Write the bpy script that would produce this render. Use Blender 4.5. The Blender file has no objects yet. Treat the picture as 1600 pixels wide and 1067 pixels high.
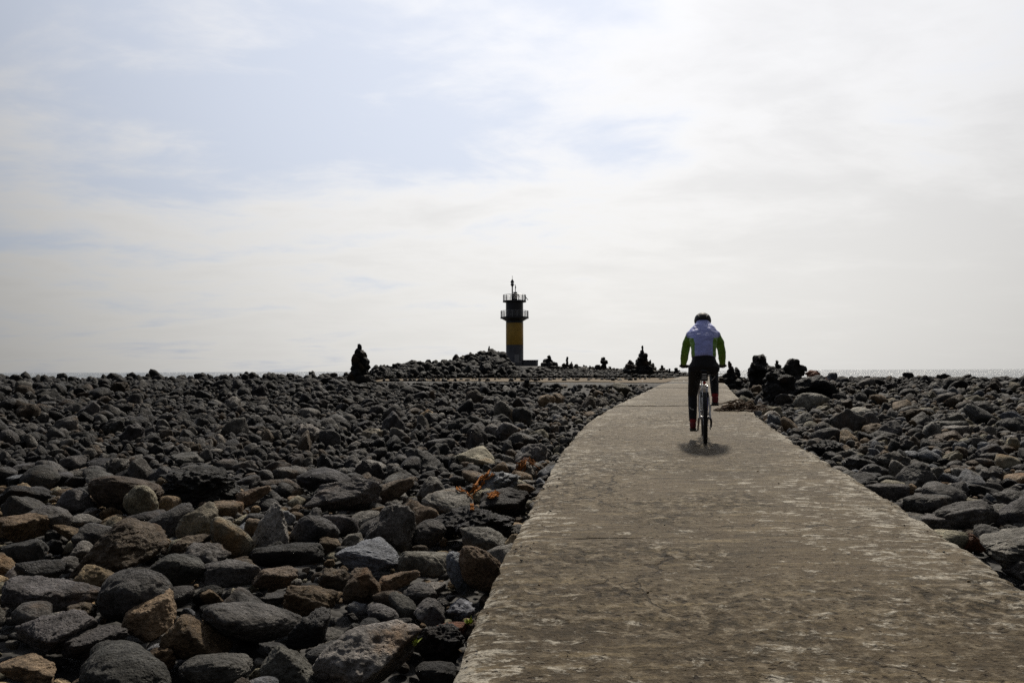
import bpy, bmesh, math, random
import numpy as np
from mathutils import Vector, Matrix, Quaternion, noise
from mathutils.bvhtree import BVHTree

R = math.radians
rng = np.random.default_rng(11)
random.seed(11)
scn = bpy.context.scene
COL = scn.collection

# ---------------------------------------------------------------- camera
CAMZ = 2.4                      # camera height above the sea
FPX = 28.0 / 36.0 * 1600.0      # focal length in pixels of the 1600 px wide photograph
PITCH, ROLL = R(2.12), R(-0.22)
cam_d = bpy.data.cameras.new("camera")
cam_d.lens = 28.0
cam_d.sensor_width = 36.0
cam_d.clip_start = 0.05
cam_d.clip_end = 60000.0
cam = bpy.data.objects.new("camera", cam_d)
COL.objects.link(cam)
CAM_M = Matrix.Translation((0, 0, CAMZ)) @ Matrix.Rotation(R(90) + PITCH, 4, 'X') @ Matrix.Rotation(ROLL, 4, 'Z')
cam.matrix_world = CAM_M
scn.camera = cam

# ---------------------------------------------------------------- sky and sun
SUN_EL, SUN_AZ = R(46.0), R(13.5)       # azimuth clockwise from +Y (view axis)
SUN_DIR = Vector((math.sin(SUN_AZ) * math.cos(SUN_EL), math.cos(SUN_AZ) * math.cos(SUN_EL), math.sin(SUN_EL)))
world = bpy.data.worlds.new("World")
scn.world = world
world.use_nodes = True
wt = world.node_tree
wt.nodes.clear()


def nn(tree, kind, **kw):
    n = tree.nodes.new(kind)
    for k, v in kw.items():
        if k.startswith("i_"):
            key = k[2:]
            key = int(key) if key.isdigit() else key.replace("_", " ")
            n.inputs[key].default_value = v
        else:
            setattr(n, k, v)
    return n


def lk(tree, a, b):
    tree.links.new(a, b)


def mth(tree, op, a, b=None, c=None, clamp=False):
    n = tree.nodes.new("ShaderNodeMath")
    n.operation = op
    n.use_clamp = clamp
    for i, v in enumerate((a, b, c)):
        if v is None:
            continue
        if isinstance(v, (int, float)):
            n.inputs[i].default_value = v
        else:
            lk(tree, v, n.inputs[i])
    return n.outputs[0]


def smooth(tree, v, lo, hi, out_lo=0.0, out_hi=1.0):
    n = tree.nodes.new("ShaderNodeMapRange")
    n.interpolation_type = 'SMOOTHSTEP'
    lk(tree, v, n.inputs["Value"])
    n.inputs["From Min"].default_value = lo
    n.inputs["From Max"].default_value = hi
    n.inputs["To Min"].default_value = out_lo
    n.inputs["To Max"].default_value = out_hi
    return n.outputs["Result"]


def mixc(tree, fac, a, b, blend='MIX'):
    n = tree.nodes.new("ShaderNodeMix")
    n.data_type = 'RGBA'
    n.blend_type = blend
    n.clamp_factor = True
    for sock, v in ((n.inputs[0], fac), (n.inputs[6], a), (n.inputs[7], b)):
        if isinstance(v, (int, float)):
            sock.default_value = v
        elif isinstance(v, (tuple, list)):
            sock.default_value = tuple(v) + ((1.0,) if len(v) == 3 else ())
        else:
            lk(tree, v, sock)
    return n.outputs[2]


def noise_tex(tree, vec, scale, detail=4.0, rough=0.5, dist=0.0):
    n = tree.nodes.new("ShaderNodeTexNoise")
    n.inputs["Scale"].default_value = scale
    n.inputs["Detail"].default_value = detail
    n.inputs["Roughness"].default_value = rough
    n.inputs["Distortion"].default_value = dist
    if vec is not None:
        lk(tree, vec, n.inputs["Vector"])
    return n.outputs[0]


def mapping(tree, vec, scale=(1, 1, 1), rot=(0, 0, 0), loc=(0, 0, 0)):
    n = tree.nodes.new("ShaderNodeMapping")
    n.inputs["Scale"].default_value = scale
    n.inputs["Rotation"].default_value = rot
    n.inputs["Location"].default_value = loc
    lk(tree, vec, n.inputs["Vector"])
    return n.outputs[0]


CLX, CLY = 6.3, 2.2


def build_world():
    t = wt
    out = nn(t, "ShaderNodeOutputWorld")
    bg = nn(t, "ShaderNodeBackground")
    bg.inputs["Strength"].default_value = 0.1
    lk(t, bg.outputs[0], out.inputs[0])
    sky = nn(t, "ShaderNodeTexSky", sky_type='NISHITA')
    sky.sun_disc = False
    sky.sun_elevation = SUN_EL
    sky.sun_rotation = SUN_AZ
    sky.air_density = 1.0
    sky.dust_density = 2.5
    sky.ozone_density = 1.5
    tc = nn(t, "ShaderNodeTexCoord")
    d = tc.outputs["Generated"]
    sep = nn(t, "ShaderNodeSeparateXYZ")
    lk(t, d, sep.inputs[0])
    z = mth(t, 'MAXIMUM', sep.outputs[2], 0.0)
    dot = nn(t, "ShaderNodeVectorMath", operation='DOT_PRODUCT')
    lk(t, d, dot.inputs[0])
    # the veil glows most where the sunlit layer is thickest along the line of sight: below the sun
    ga, ge = R(7.5), R(31.0)
    dot.inputs[1].default_value = (math.sin(ga) * math.cos(ge), math.cos(ga) * math.cos(ge), math.sin(ge))
    ct = mth(t, 'MAXIMUM', dot.outputs["Value"], 0.0)
    # cloud pattern: project the direction on a cloud deck
    zz = mth(t, 'ADD', z, 0.16)
    dv = nn(t, "ShaderNodeVectorMath", operation='DIVIDE')
    lk(t, d, dv.inputs[0])
    cz = nn(t, "ShaderNodeCombineXYZ")
    for i in range(3):
        lk(t, zz, cz.inputs[i])
    lk(t, cz.outputs[0], dv.inputs[1])
    deck = mapping(t, dv.outputs[0], scale=(1.25, 1.7, 0.0), rot=(0, 0, R(-28)), loc=(CLX, CLY, 0))
    n1 = noise_tex(t, deck, 1.15, 9.0, 0.56, 0.35)
    n2 = noise_tex(t, deck, 4.2, 7.0, 0.58, 0.5)
    nz = mth(t, 'ADD', mth(t, 'MULTIPLY', n1, 0.8), mth(t, 'MULTIPLY', n2, 0.2))
    # the veil is thicker to the right of the view and towards the horizon
    low = smooth(t, z, 0.04, 0.36, 0.20, 0.0)
    rgt = mth(t, 'ADD', smooth(t, sep.outputs[0], 0.02, 0.32, -0.015, 0.14), smooth(t, sep.outputs[0], -0.05, -0.5, 0.0, -0.075))
    cov_v = mth(t, 'ADD', mth(t, 'ADD', nz, low), rgt)
    cov = smooth(t, cov_v, 0.41, 0.645, 0.10, 0.94)
    thick = smooth(t, cov_v, 0.50, 0.86)
    # thin cloud scatters sunlight forward: brightest around the sun
    g1 = mth(t, 'POWER', ct, 5.0)
    g2 = mth(t, 'SUBTRACT', 1.0, mth(t, 'EXPONENT', mth(t, 'MULTIPLY', g1, -2.6)))
    lum = mth(t, 'ADD', 0.9, mth(t, 'MULTIPLY', g2, 9.7))
    lum = mth(t, 'MULTIPLY', lum, mth(t, 'SUBTRACT', 1.07, mth(t, 'MULTIPLY', mth(t, 'MULTIPLY', thick, 0.17), smooth(t, z, 0.02, 0.25, 0.35, 1.0))))
    ccol = mixc(t, smooth(t, z, 0.0, 0.42), (1.0, 0.98, 0.935), (0.985, 0.985, 1.0))
    cm = nn(t, "ShaderNodeVectorMath", operation='SCALE')
    lk(t, ccol, cm.inputs[0])
    lk(t, lum, cm.inputs["Scale"])
    hz = mixc(t, 1.0, sky.outputs[0], (1.0, 1.0, 1.0), 'MULTIPLY')
    # blue gaps: clear sky seen through thin milky haze
    gl = mth(t, 'ADD', 1.3, mth(t, 'MULTIPLY', g2, 7.9))
    milk = nn(t, "ShaderNodeVectorMath", operation='SCALE')
    milk.inputs[0].default_value = (0.85, 0.93, 1.09)
    lk(t, gl, milk.inputs["Scale"])
    clear = mixc(t, 0.85, hz, milk.outputs[0])
    fin = mixc(t, cov, clear, cm.outputs[0])
    lk(t, fin, bg.inputs[0])


build_world()
try:
    world.cycles.sampling_method = 'MANUAL'
    world.cycles.sample_map_resolution = 512
except Exception:
    pass

sun_d = bpy.data.lights.new("sun", 'SUN')
sun_d.energy = 3.7
sun_d.angle = R(4.5)
sun_d.color = (1.0, 0.92, 0.79)
sun = bpy.data.objects.new("sun", sun_d)
sun.rotation_euler = SUN_DIR.to_track_quat('Z', 'Y').to_euler()
COL.objects.link(sun)

scn.view_settings.view_transform = 'Standard'
scn.view_settings.look = 'None'
scn.view_settings.exposure = 0.0
scn.view_settings.gamma = 1.0
scn.view_settings.use_curve_mapping = False
scn.render.engine = 'CYCLES'
scn.cycles.use_denoising = False
scn.cycles.max_bounces = 6
scn.cycles.diffuse_bounces = 3
scn.cycles.glossy_bounces = 2
scn.cycles.sample_clamp_indirect = 2.0
scn.cycles.sample_clamp_direct = 6.0

# ---------------------------------------------------------------- helpers
CAM_INV = CAM_M.inverted()


def ray(px, py):
    v = Vector(((px - 800.0) / FPX, (533.5 - py) / FPX, -1.0))
    w = (CAM_M.to_3x3() @ v)
    return w / w.y            # unit forward depth


def project(p):
    q = CAM_INV @ Vector(p)
    return 800.0 + FPX * q.x / -q.z, 533.5 - FPX * q.y / -q.z, -q.z


def new_mesh(name, verts, faces, mats=(), smooth_shade=True):
    me = bpy.data.meshes.new(name)
    verts = np.asarray(verts, dtype=np.float32)
    if isinstance(faces, np.ndarray):
        nf, k = faces.shape
        me.vertices.add(len(verts))
        me.vertices.foreach_set("co", verts.ravel())
        me.loops.add(nf * k)
        me.loops.foreach_set("vertex_index", faces.astype(np.int32).ravel())
        me.polygons.add(nf)
        me.polygons.foreach_set("loop_start", (np.arange(nf) * k).astype(np.int32))
        me.polygons.foreach_set("loop_total", np.full(nf, k, dtype=np.int32))
        me.update(calc_edges=True)
    else:
        me.from_pydata([tuple(map(float, v)) for v in verts], [], faces)
        me.update()
    if smooth_shade:
        me.polygons.foreach_set("use_smooth", np.ones(len(me.polygons), dtype=bool))
    for m in mats:
        me.materials.append(m)
    me.validate()
    return me


def link(name, me, parent=None, **props):
    o = bpy.data.objects.new(name, me)
    COL.objects.link(o)
    if parent is not None:
        o.parent = parent
    for k, v in props.items():
        o[k] = v
    return o


def empty(name, loc=(0, 0, 0), rotz=0.0, parent=None, **props):
    o = bpy.data.objects.new(name, None)
    COL.objects.link(o)
    o.location = loc
    o.rotation_euler = (0, 0, rotz)
    o.empty_display_size = 0.2
    if parent is not None:
        o.parent = parent
    for k, v in props.items():
        o[k] = v
    return o


class MB:
    """collects closed shapes into one mesh"""

    def __init__(self):
        self.v, self.f = [], []

    def add(self, v, f):
        o = len(self.v)
        self.v += [tuple(p) for p in v]
        self.f += [tuple(i + o for i in q) for q in f]
        return self

    def box(self, c, s, rot=None):
        v = []
        for dx in (-.5, .5):
            for dy in (-.5, .5):
                for dz in (-.5, .5):
                    p = Vector((dx * s[0], dy * s[1], dz * s[2]))
                    if rot is not None:
                        p = rot @ p
                    v.append(p + Vector(c))
        return self.add(v, [(0, 1, 3, 2), (4, 6, 7, 5), (0, 4, 5, 1), (2, 3, 7, 6), (0, 2, 6, 4), (1, 5, 7, 3)])

    def tube(self, pts, rad, n=10, flat=1.0, cap=True):
        pts = [Vector(p) for p in pts]
        if not isinstance(rad, (list, tuple)):
            rad = [rad] * len(pts)
        v, f = [], []
        ref = None
        for i, p in enumerate(pts):
            a = pts[max(i - 1, 0)]
            b = pts[min(i + 1, len(pts) - 1)]
            t = (b - a).normalized()
            if ref is None:
                ref = Vector((0, 0, 1)) if abs(t.z) < 0.9 else Vector((1, 0, 0))
            u = (ref - t * ref.dot(t)).normalized()
            ref = u
            w = t.cross(u)
            for k in range(n):
                an = 2 * math.pi * k / n
                v.append(p + u * math.cos(an) * rad[i] * flat + w * math.sin(an) * rad[i])
        for i in range(len(pts) - 1):
            for k in range(n):
                k2 = (k + 1) % n
                f.append((i * n + k, i * n + k2, (i + 1) * n + k2, (i + 1) * n + k))
        if cap:
            f.append(tuple(range(n - 1, -1, -1)))
            f.append(tuple((len(pts) - 1) * n + k for k in range(n)))
        return self.add(v, f)

    def lathe(self, prof, c=(0, 0, 0), n=48, axis='Z'):
        """prof: (radius, height) from the bottom up"""
        v, f = [], []
        for r, h in prof:
            for k in range(n):
                a = 2 * math.pi * k / n
                p = (r * math.cos(a), r * math.sin(a), h)
                if axis == 'X':
                    p = (h, r * math.cos(a), r * math.sin(a))
                elif axis == 'Y':
                    p = (r * math.sin(a), h, r * math.cos(a))
                v.append(Vector(p) + Vector(c))
        for i in range(len(prof) - 1):
            for k in range(n):
                k2 = (k + 1) % n
                f.append((i * n + k, i * n + k2, (i + 1) * n + k2, (i + 1) * n + k))
        f.append(tuple(range(n - 1, -1, -1)))
        f.append(tuple((len(prof) - 1) * n + k for k in range(n)))
        return self.add(v, f)

    def torus(self, c, Rr, r, n=64, m=10, flat=1.0):
        """wheel torus: axle along X"""
        v, f = [], []
        for i in range(n):
            a = 2 * math.pi * i / n
            for j in range(m):
                b = 2 * math.pi * j / m
                q = Rr + r * flat * math.cos(b)
                v.append((c[0] + r * math.sin(b), c[1] + q * math.cos(a), c[2] + q * math.sin(a)))
        for i in range(n):
            for j in range(m):
                i2, j2 = (i + 1) % n, (j + 1) % m
                f.append((i * m + j, i2 * m + j, i2 * m + j2, i * m + j2))
        return self.add(v, f)

    def sphere(self, c, r, n=16, m=10):
        """r may be a 3-tuple"""
        r = (r, r, r) if isinstance(r, (int, float)) else r
        v, f = [], []
        v.append((c[0], c[1], c[2] - r[2]))
        for i in range(1, m):
            th = math.pi * i / m
            for k in range(n):
                a = 2 * math.pi * k / n
                v.append((c[0] + r[0] * math.sin(th) * math.cos(a), c[1] + r[1] * math.sin(th) * math.sin(a), c[2] - r[2] * math.cos(th)))
        v.append((c[0], c[1], c[2] + r[2]))
        for k in range(n):
            f.append((0, 1 + (k + 1) % n, 1 + k))
        for i in range(m - 2):
            for k in range(n):
                a, b = 1 + i * n + k, 1 + i * n + (k + 1) % n
                f.append((a, b, b + n, a + n))
        top = len(v) - 1
        for k in range(n):
            f.append((top, 1 + (m - 2) * n + k, 1 + (m - 2) * n + (k + 1) % n))
        return self.add(v, f)

    def capsule(self, a, b, ra, rb, n=14):
        a, b = Vector(a), Vector(b)
        self.tube([a, a.lerp(b, .33), a.lerp(b, .66), b], [ra, ra + (rb - ra) * .33, ra + (rb - ra) * .66, rb], n)
        self.sphere(a, ra, n, 8)
        self.sphere(b, rb, n, 8)
        return self

    def build(self, name, mat, parent=None, smooth_shade=True, **props):
        me = new_mesh(name, self.v, self.f, (mat,), smooth_shade)
        if smooth_shade:
            try:
                me.set_sharp_from_angle(angle=R(40))
            except Exception:
                pass
        return link(name, me, parent, **props)


def fill_material(name):
    m = bpy.data.materials.new(name)
    m.use_nodes = True
    t = m.node_tree
    t.nodes.clear()
    out = nn(t, "ShaderNodeOutputMaterial")
    b = nn(t, "ShaderNodeBsdfPrincipled")
    lk(t, b.outputs[0], out.inputs[0])
    return m, t, b


def paint(name, col, rough=0.5, metal=0.0, var=0.15, scale=9.0, bump=0.0, spec=0.5):
    """simple painted / plain surface with slight mottling"""
    m, t, b = fill_material(name)
    tc = nn(t, "ShaderNodeTexCoord")
    n = noise_tex(t, tc.outputs["Object"], scale, 6.0, 0.6)
    f = smooth(t, n, 0.3, 0.7, 1.0 - var, 1.0 + var)
    s = nn(t, "ShaderNodeVectorMath", operation='SCALE')
    s.inputs[0].default_value = col
    lk(t, f, s.inputs["Scale"])
    lk(t, s.outputs[0], b.inputs["Base Color"])
    b.inputs["Roughness"].default_value = rough
    b.inputs["Metallic"].default_value = metal
    b.inputs["Specular IOR Level"].default_value = spec
    if bump:
        bp = nn(t, "ShaderNodeBump")
        bp.inputs["Strength"].default_value = bump
        bp.inputs["Distance"].default_value = 0.01
        lk(t, n, bp.inputs["Height"])
        lk(t, bp.outputs[0], b.inputs["Normal"])
    return m


# ---------------------------------------------------------------- materials
def rock_material(name, from_attr):
    m, t, b = fill_material(name)
    tc = nn(t, "ShaderNodeTexCoord")
    geo = nn(t, "ShaderNodeNewGeometry")
    pos = geo.outputs["Position"]
    if from_attr:
        a = nn(t, "ShaderNodeAttribute", attribute_name="tint")
        base = a.outputs["Color"]
    else:
        oi = nn(t, "ShaderNodeObjectInfo")
        base = oi.outputs["Color"]
    n1 = noise_tex(t, pos, 5.0, 6.0, 0.62)
    n2 = noise_tex(t, pos, 38.0, 5.0, 0.68)
    f1 = smooth(t, n1, 0.28, 0.75, 0.5, 1.55)
    f2 = smooth(t, n2, 0.25, 0.8, 0.5, 1.6)
    s = nn(t, "ShaderNodeVectorMath", operation='SCALE')
    lk(t, base, s.inputs[0])
    lk(t, mth(t, 'MULTIPLY', f1, f2), s.inputs["Scale"])
    # mineral / salt crust patches and rusty stains with shapes of their own
    n3 = noise_tex(t, pos, 2.1, 8.0, 0.7, 0.8)
    salt = mth(t, 'MULTIPLY', smooth(t, n3, 0.58, 0.72, 0, 0.55), smooth(t, n2, 0.45, 0.62))
    pale = nn(t, "ShaderNodeVectorMath", operation='MULTIPLY_ADD')
    lk(t, base, pale.inputs[0])
    pale.inputs[1].default_value = (1.9, 1.85, 1.75)
    pale.inputs[2].default_value = (0.012, 0.011, 0.0095)
    c = mixc(t, salt, s.outputs[0], pale.outputs[0])
    n4 = noise_tex(t, pos, 1.3, 6.0, 0.65, 0.4)
    stain = nn(t, "ShaderNodeVectorMath", operation='MULTIPLY_ADD')
    lk(t, base, stain.inputs[0])
    stain.inputs[1].default_value = (1.5, 1.05, 0.65)
    stain.inputs[2].default_value = (0.008, 0.004, 0.001)
    c = mixc(t, smooth(t, n4, 0.56, 0.72, 0, 0.7), c, stain.outputs[0])
    # pits (gas bubbles of basalt)
    vo = nn(t, "ShaderNodeTexVoronoi", feature='F1')
    vo.inputs["Scale"].default_value = 42.0
    lk(t, pos, vo.inputs["Vector"])
    pit = smooth(t, vo.outputs["Distance"], 0.08, 0.36)
    n5 = noise_tex(t, pos, 3.0, 3.0)
    pitm = smooth(t, n5, 0.42, 0.6)
    h = mth(t, 'ADD', mth(t, 'MULTIPLY', n2, 0.9), mth(t, 'MULTIPLY', mth(t, 'MULTIPLY', pit, pitm), 0.55))
    h = mth(t, 'ADD', h, mth(t, 'MULTIPLY', noise_tex(t, pos, 14.0, 6.0, 0.65), 1.4))
    bp = nn(t, "ShaderNodeBump")
    bp.inputs["Strength"].default_value = 1.0
    bp.inputs["Distance"].default_value = 0.045
    lk(t, h, bp.inputs["Height"])
    lk(t, bp.outputs[0], b.inputs["Normal"])
    lk(t, c, b.inputs["Base Color"])
    lk(t, smooth(t, n1, 0.3, 0.7, 0.72, 0.55), b.inputs["Roughness"])
    b.inputs["Specular IOR Level"].default_value = 0.13
    return m


M_ROCK = rock_material("basalt_rock", False)
M_RUBBLE = rock_material("basalt_rubble", True)


def ground_material():
    m, t, b = fill_material("shingle_ground")
    geo = nn(t, "ShaderNodeNewGeometry")
    pos = geo.outputs["Position"]
    vo = nn(t, "ShaderNodeTexVoronoi", feature='F1')
    vo.inputs["Scale"].default_value = 9.0
    lk(t, pos, vo.inputs["Vector"])
    n = noise_tex(t, pos, 1.5, 8.0, 0.7)
    hue = mixc(t, n, (0.020, 0.019, 0.019), (0.045, 0.038, 0.030))
    c = mixc(t, smooth(t, vo.outputs["Distance"], 0.0, 0.6, 0.0, 0.5), hue, (0.02, 0.019, 0.018))
    bp = nn(t, "ShaderNodeBump")
    bp.inputs["Strength"].default_value = 1.0
    bp.inputs["Distance"].default_value = 0.06
    bp.invert = True
    lk(t, vo.outputs["Distance"], bp.inputs["Height"])
    lk(t, bp.outputs[0], b.inputs["Normal"])
    lk(t, c, b.inputs["Base Color"])
    b.inputs["Roughness"].default_value = 0.85
    return m


def concrete_material():
    m, t, b = fill_material("weathered_concrete")
    geo = nn(t, "ShaderNodeNewGeometry")
    pos = geo.outputs["Position"]
    oi = nn(t, "ShaderNodeObjectInfo")
    edge = nn(t, "ShaderNodeAttribute", attribute_name="edge")
    worn = nn(t, "ShaderNodeAttribute", attribute_name="worn")
    ed = edge.outputs["Fac"]
    wo = worn.outputs["Fac"]
    n_big = noise_tex(t, pos, 0.7, 7.0, 0.62, 0.3)
    n_mid = noise_tex(t, pos, 3.2, 8.0, 0.66, 0.3)
    brush = noise_tex(t, mapping(t, pos, scale=(0.9, 9.0, 1.0), rot=(0, 0, R(8))), 1.5, 8.0, 0.66, 0.15)
    n_fine = noise_tex(t, pos, 48.0, 4.0, 0.65)
    n_agg = noise_tex(t, pos, 13.0, 6.0, 0.66, 0.2)
    fl = noise_tex(t, mapping(t, pos, scale=(2.6, 5.0, 1.0), rot=(0, 0, R(8)), loc=(4, 7, 0)), 2.4, 10.0, 0.76, 0.4)
    fm = noise_tex(t, pos, 0.55, 5.0, 0.6, 0.5)
    c = mixc(t, smooth(t, n_big, 0.38, 0.62), (0.067, 0.049, 0.028), (0.106, 0.079, 0.047))
    c = mixc(t, smooth(t, n_mid, 0.38, 0.70, 0.0, 0.75), c, (0.128, 0.099, 0.060))
    # transverse broom streaks
    c = mixc(t, smooth(t, brush, 0.53, 0.68, 0.0, 0.7), c, (0.241, 0.188, 0.111))
    c = mixc(t, smooth(t, brush, 0.46, 0.32, 0.0, 0.75), c, (0.044, 0.033, 0.019))
    # pale laitance crust: flaked patches, denser along the edges
    pv = mth(t, 'ADD', mth(t, 'MULTIPLY', fl, 0.75), mth(t, 'MULTIPLY', fm, 0.25))
    pv = mth(t, 'ADD', pv, mth(t, 'MULTIPLY', ed, 0.06))
    c = mixc(t, smooth(t, pv, 0.545, 0.60, 0.0, 0.95), c, (0.40, 0.365, 0.30))
    c = mixc(t, smooth(t, pv, 0.425, 0.36, 0.0, 0.6), c, (0.038, 0.027, 0.017))
    # worn patches: exposed dark aggregate and sandy matrix
    c = mixc(t, mth(t, 'MULTIPLY', wo, smooth(t, n_agg, 0.50, 0.40, 0.0, 0.95)), c, (0.028, 0.021, 0.011))
    c = mixc(t, mth(t, 'MULTIPLY', wo, smooth(t, n_agg, 0.53, 0.61, 0.0, 0.95)), c, (0.235, 0.196, 0.140))
    # hairline cracks
    vc = nn(t, "ShaderNodeTexVoronoi", feature='DISTANCE_TO_EDGE')
    vc.inputs["Scale"].default_value = 0.42
    wob = nn(t, "ShaderNodeVectorMath", operation='ADD')
    sc = nn(t, "ShaderNodeVectorMath", operation='SCALE')
    nc = nn(t, "ShaderNodeTexNoise")
    nc.inputs["Scale"].default_value = 1.6
    nc.inputs["Detail"].default_value = 6.0
    lk(t, pos, nc.inputs["Vector"])
    lk(t, nc.outputs["Color"], sc.inputs[0])
    sc.inputs["Scale"].default_value = 1.1
    lk(t, pos, wob.inputs[0])
    lk(t, sc.outputs[0], wob.inputs[1])
    lk(t, wob.outputs[0], vc.inputs["Vector"])
    crack = mth(t, 'MULTIPLY', smooth(t, vc.outputs["Distance"], 0.007, 0.002), smooth(t, n_big, 0.45, 0.55))
    c = mixc(t, mth(t, 'MULTIPLY', crack, 0.8), c, (0.023, 0.017, 0.011))
    pits = smooth(t, noise_tex(t, pos, 26.0, 3.0, 0.5), 0.37, 0.29)
    c = mixc(t, mth(t, 'MULTIPLY', pits, 0.8), c, (0.026, 0.017, 0.011))
    grain = smooth(t, n_fine, 0.25, 0.75, 0.66, 1.36)
    s = nn(t, "ShaderNodeVectorMath", operation='SCALE')
    lk(t, c, s.inputs[0])
    lk(t, mth(t, 'MULTIPLY', grain, mth(t, 'ADD', 0.95, mth(t, 'MULTIPLY', oi.outputs["Random"], 0.1))), s.inputs["Scale"])
    lk(t, s.outputs[0], b.inputs["Base Color"])
    h = mth(t, 'ADD', mth(t, 'MULTIPLY', n_fine, 0.25), mth(t, 'MULTIPLY', mth(t, 'MULTIPLY', n_agg, mth(t, 'ADD', wo, 0.15)), 1.4))
    h = mth(t, 'ADD', h, mth(t, 'ADD', mth(t, 'MULTIPLY', brush, 0.5), mth(t, 'MULTIPLY', fl, 0.7)))
    h = mth(t, 'SUBTRACT', h, mth(t, 'ADD', mth(t, 'MULTIPLY', pits, 0.4), mth(t, 'MULTIPLY', crack, 0.4)))
    bp = nn(t, "ShaderNodeBump")
    bp.inputs["Strength"].default_value = 0.9
    bp.inputs["Distance"].default_value = 0.03
    lk(t, h, bp.inputs["Height"])
    lk(t, bp.outputs[0], b.inputs["Normal"])
    b.inputs["Roughness"].default_value = 0.62
    b.inputs["Specular IOR Level"].default_value = 0.06
    return m


def sea_material():
    m, t, b = fill_material("sea_water")
    geo = nn(t, "ShaderNodeNewGeometry")
    pos = geo.outputs["Position"]
    w1 = noise_tex(t, mapping(t, pos, scale=(0.020, 0.060, 0.05)), 1.0, 6.0, 0.6, 0.3)
    w2 = noise_tex(t, mapping(t, pos, scale=(0.09, 0.035, 0.1), loc=(5, 3, 0)), 1.0, 5.0, 0.6)
    foam = mth(t, 'MULTIPLY', smooth(t, w1, 0.53, 0.60), smooth(t, w2, 0.40, 0.52))  # white crests, with sun glints painted in as extra white
    c = mixc(t, foam, (0.03, 0.045, 0.055), (0.70, 0.70, 0.69))
    lk(t, c, b.inputs["Base Color"])
    bp = nn(t, "ShaderNodeBump")
    bp.inputs["Strength"].default_value = 1.0
    bp.inputs["Distance"].default_value = 9.0
    lk(t, mth(t, 'ADD', w1, mth(t, 'MULTIPLY', w2, 0.6)), bp.inputs["Height"])
    lk(t, bp.outputs[0], b.inputs["Normal"])
    b.inputs["Roughness"].default_value = 0.2
    b.inputs["IOR"].default_value = 1.33
    return m


M_GROUND = ground_material()
M_CONC = concrete_material()
M_SEA = sea_material()
M_SAND = paint("sandy_gravel", (0.16, 0.125, 0.085), 0.9, var=0.35, scale=3.0, bump=0.6, spec=0.1)
M_BASE = paint("dark_footing", (0.085, 0.072, 0.058), 0.9, var=0.3, scale=5.0, spec=0.1)

# ---------------------------------------------------------------- the lie of the land (z relative to the camera)
PD = np.array([-8, 0, 2.0, 3.37, 4.5, 7.66, 11.15, 15.0, 23.6, 38.9, 63.0, 80.0])          # depth
PX = np.array([-0.2, 0.76, 1.05, 1.225, 1.375, 1.81, 2.32, 3.06, 5.12, 8.85, 14.7, 19.0])    # centre line
PZ = np.array([-1.98, -1.53, -1.40, -1.32, -1.22, -1.05, -0.94, -0.84, -0.76, -0.62, -0.50, -0.42])
PHW = 1.515


def path_x(y):
    return np.interp(y, PD, PX)


def _smooth_interp(y, xs, ys):
    # average of the piecewise linear curve over a small window rounds the kinks
    y = np.asarray(y, dtype=float)
    w = np.clip(np.abs(y) * 0.12 + 0.25, 0.25, 4.0)
    acc = 0
    for k in (-1, -0.5, 0, 0.5, 1):
        acc = acc + np.interp(y + k * w, xs, ys)
    return acc / 5


def path_c(y):
    return _smooth_interp(y, PD, PX)


def path_z(y):
    return _smooth_interp(y, PD, PZ)


RPX = np.array([-2000, 540, 585, 620, 670, 700, 730, 750, 770, 788, 800, 850, 900, 950, 1000, 1040, 1070, 1130, 3000])
RZ = np.array([-1.0, -0.95, -0.6, 0.0, 0.15, 0.4, 1.05, 1.45, 1.75, 0.9, 0.25, 0.0, 0.0, -0.1, -0.2, -0.3, -0.6, -0.95, -1.0])


def ground_rel(x, y):
    x = np.asarray(x, dtype=float)
    y = np.asarray(y, dtype=float)
    r = np.hypot(x, y)
    base = np.interp(r, [0, 4, 6, 10, 20, 32, 45, 62, 72, 95, 125, 160, 400, 40000],
                     [-2.15, -2.02, -1.90, -1.74, -1.50, -1.28, -1.10, -0.98, -0.98, -1.15, -1.7, -3.4, -6.0, -40.0])
    # gentle unevenness
    base = base + 0.13 * np.sin(x * 0.41 + 1.3) * np.sin(y * 0.33 + 0.4) * np.clip((r - 6) / 12, 0, 1)
    base = base + 0.10 * np.sin(x * 0.93 + y * 0.5) * np.sin(y * 0.71 - 0.4 * x + 2.0) * np.clip((r - 8) / 12, 0, 1)
    # sandy apron to the left of the path's end
    px = 800 + FPX * x / np.maximum(y, 1.0)
    lane = np.clip((px - 560) / 40, 0, 1) * np.clip((1140 - px) / 30, 0, 1) * np.clip((y - np.where(px > 850, 35, 41)) / 3.5, 0, 1)
    base = base * (1 - lane) + (-0.62) * lane
    # lava mound behind the apron
    ridge = np.interp(px, RPX, RZ)
    up = np.clip((y - 60) / 40, 0, 1)
    up = up * up * (3 - 2 * up)
    dn = np.clip((165 - y) / 30, 0, 1)
    m = np.where(y > 60, (ridge + 0.62) * up, 0) * lane
    back = np.clip((y - 108) / 14, 0, 1)
    m = m * (1 - back) + np.where(y > 60, np.clip(np.interp(px, [600, 700, 900, 1050], [0, 1, 1, 0]), 0, 1) * 1.35, 0) * back * lane
    base = base + m * dn - (1 - dn) * 1.0 * lane
    return base


def gz(x, y):
    return ground_rel(x, y) + CAMZ


PSL = np.hypot(1.0, np.gradient(PX, PD))


def path_dist(x, y):
    """distance outside the path's edge (negative on the path)"""
    slope = np.interp(y, PD, PSL)
    d = np.abs(np.asarray(x) - path_c(y)) / slope - PHW
    return np.where(np.asarray(y) > 66, d + (np.asarray(y) - 66), d)


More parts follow.
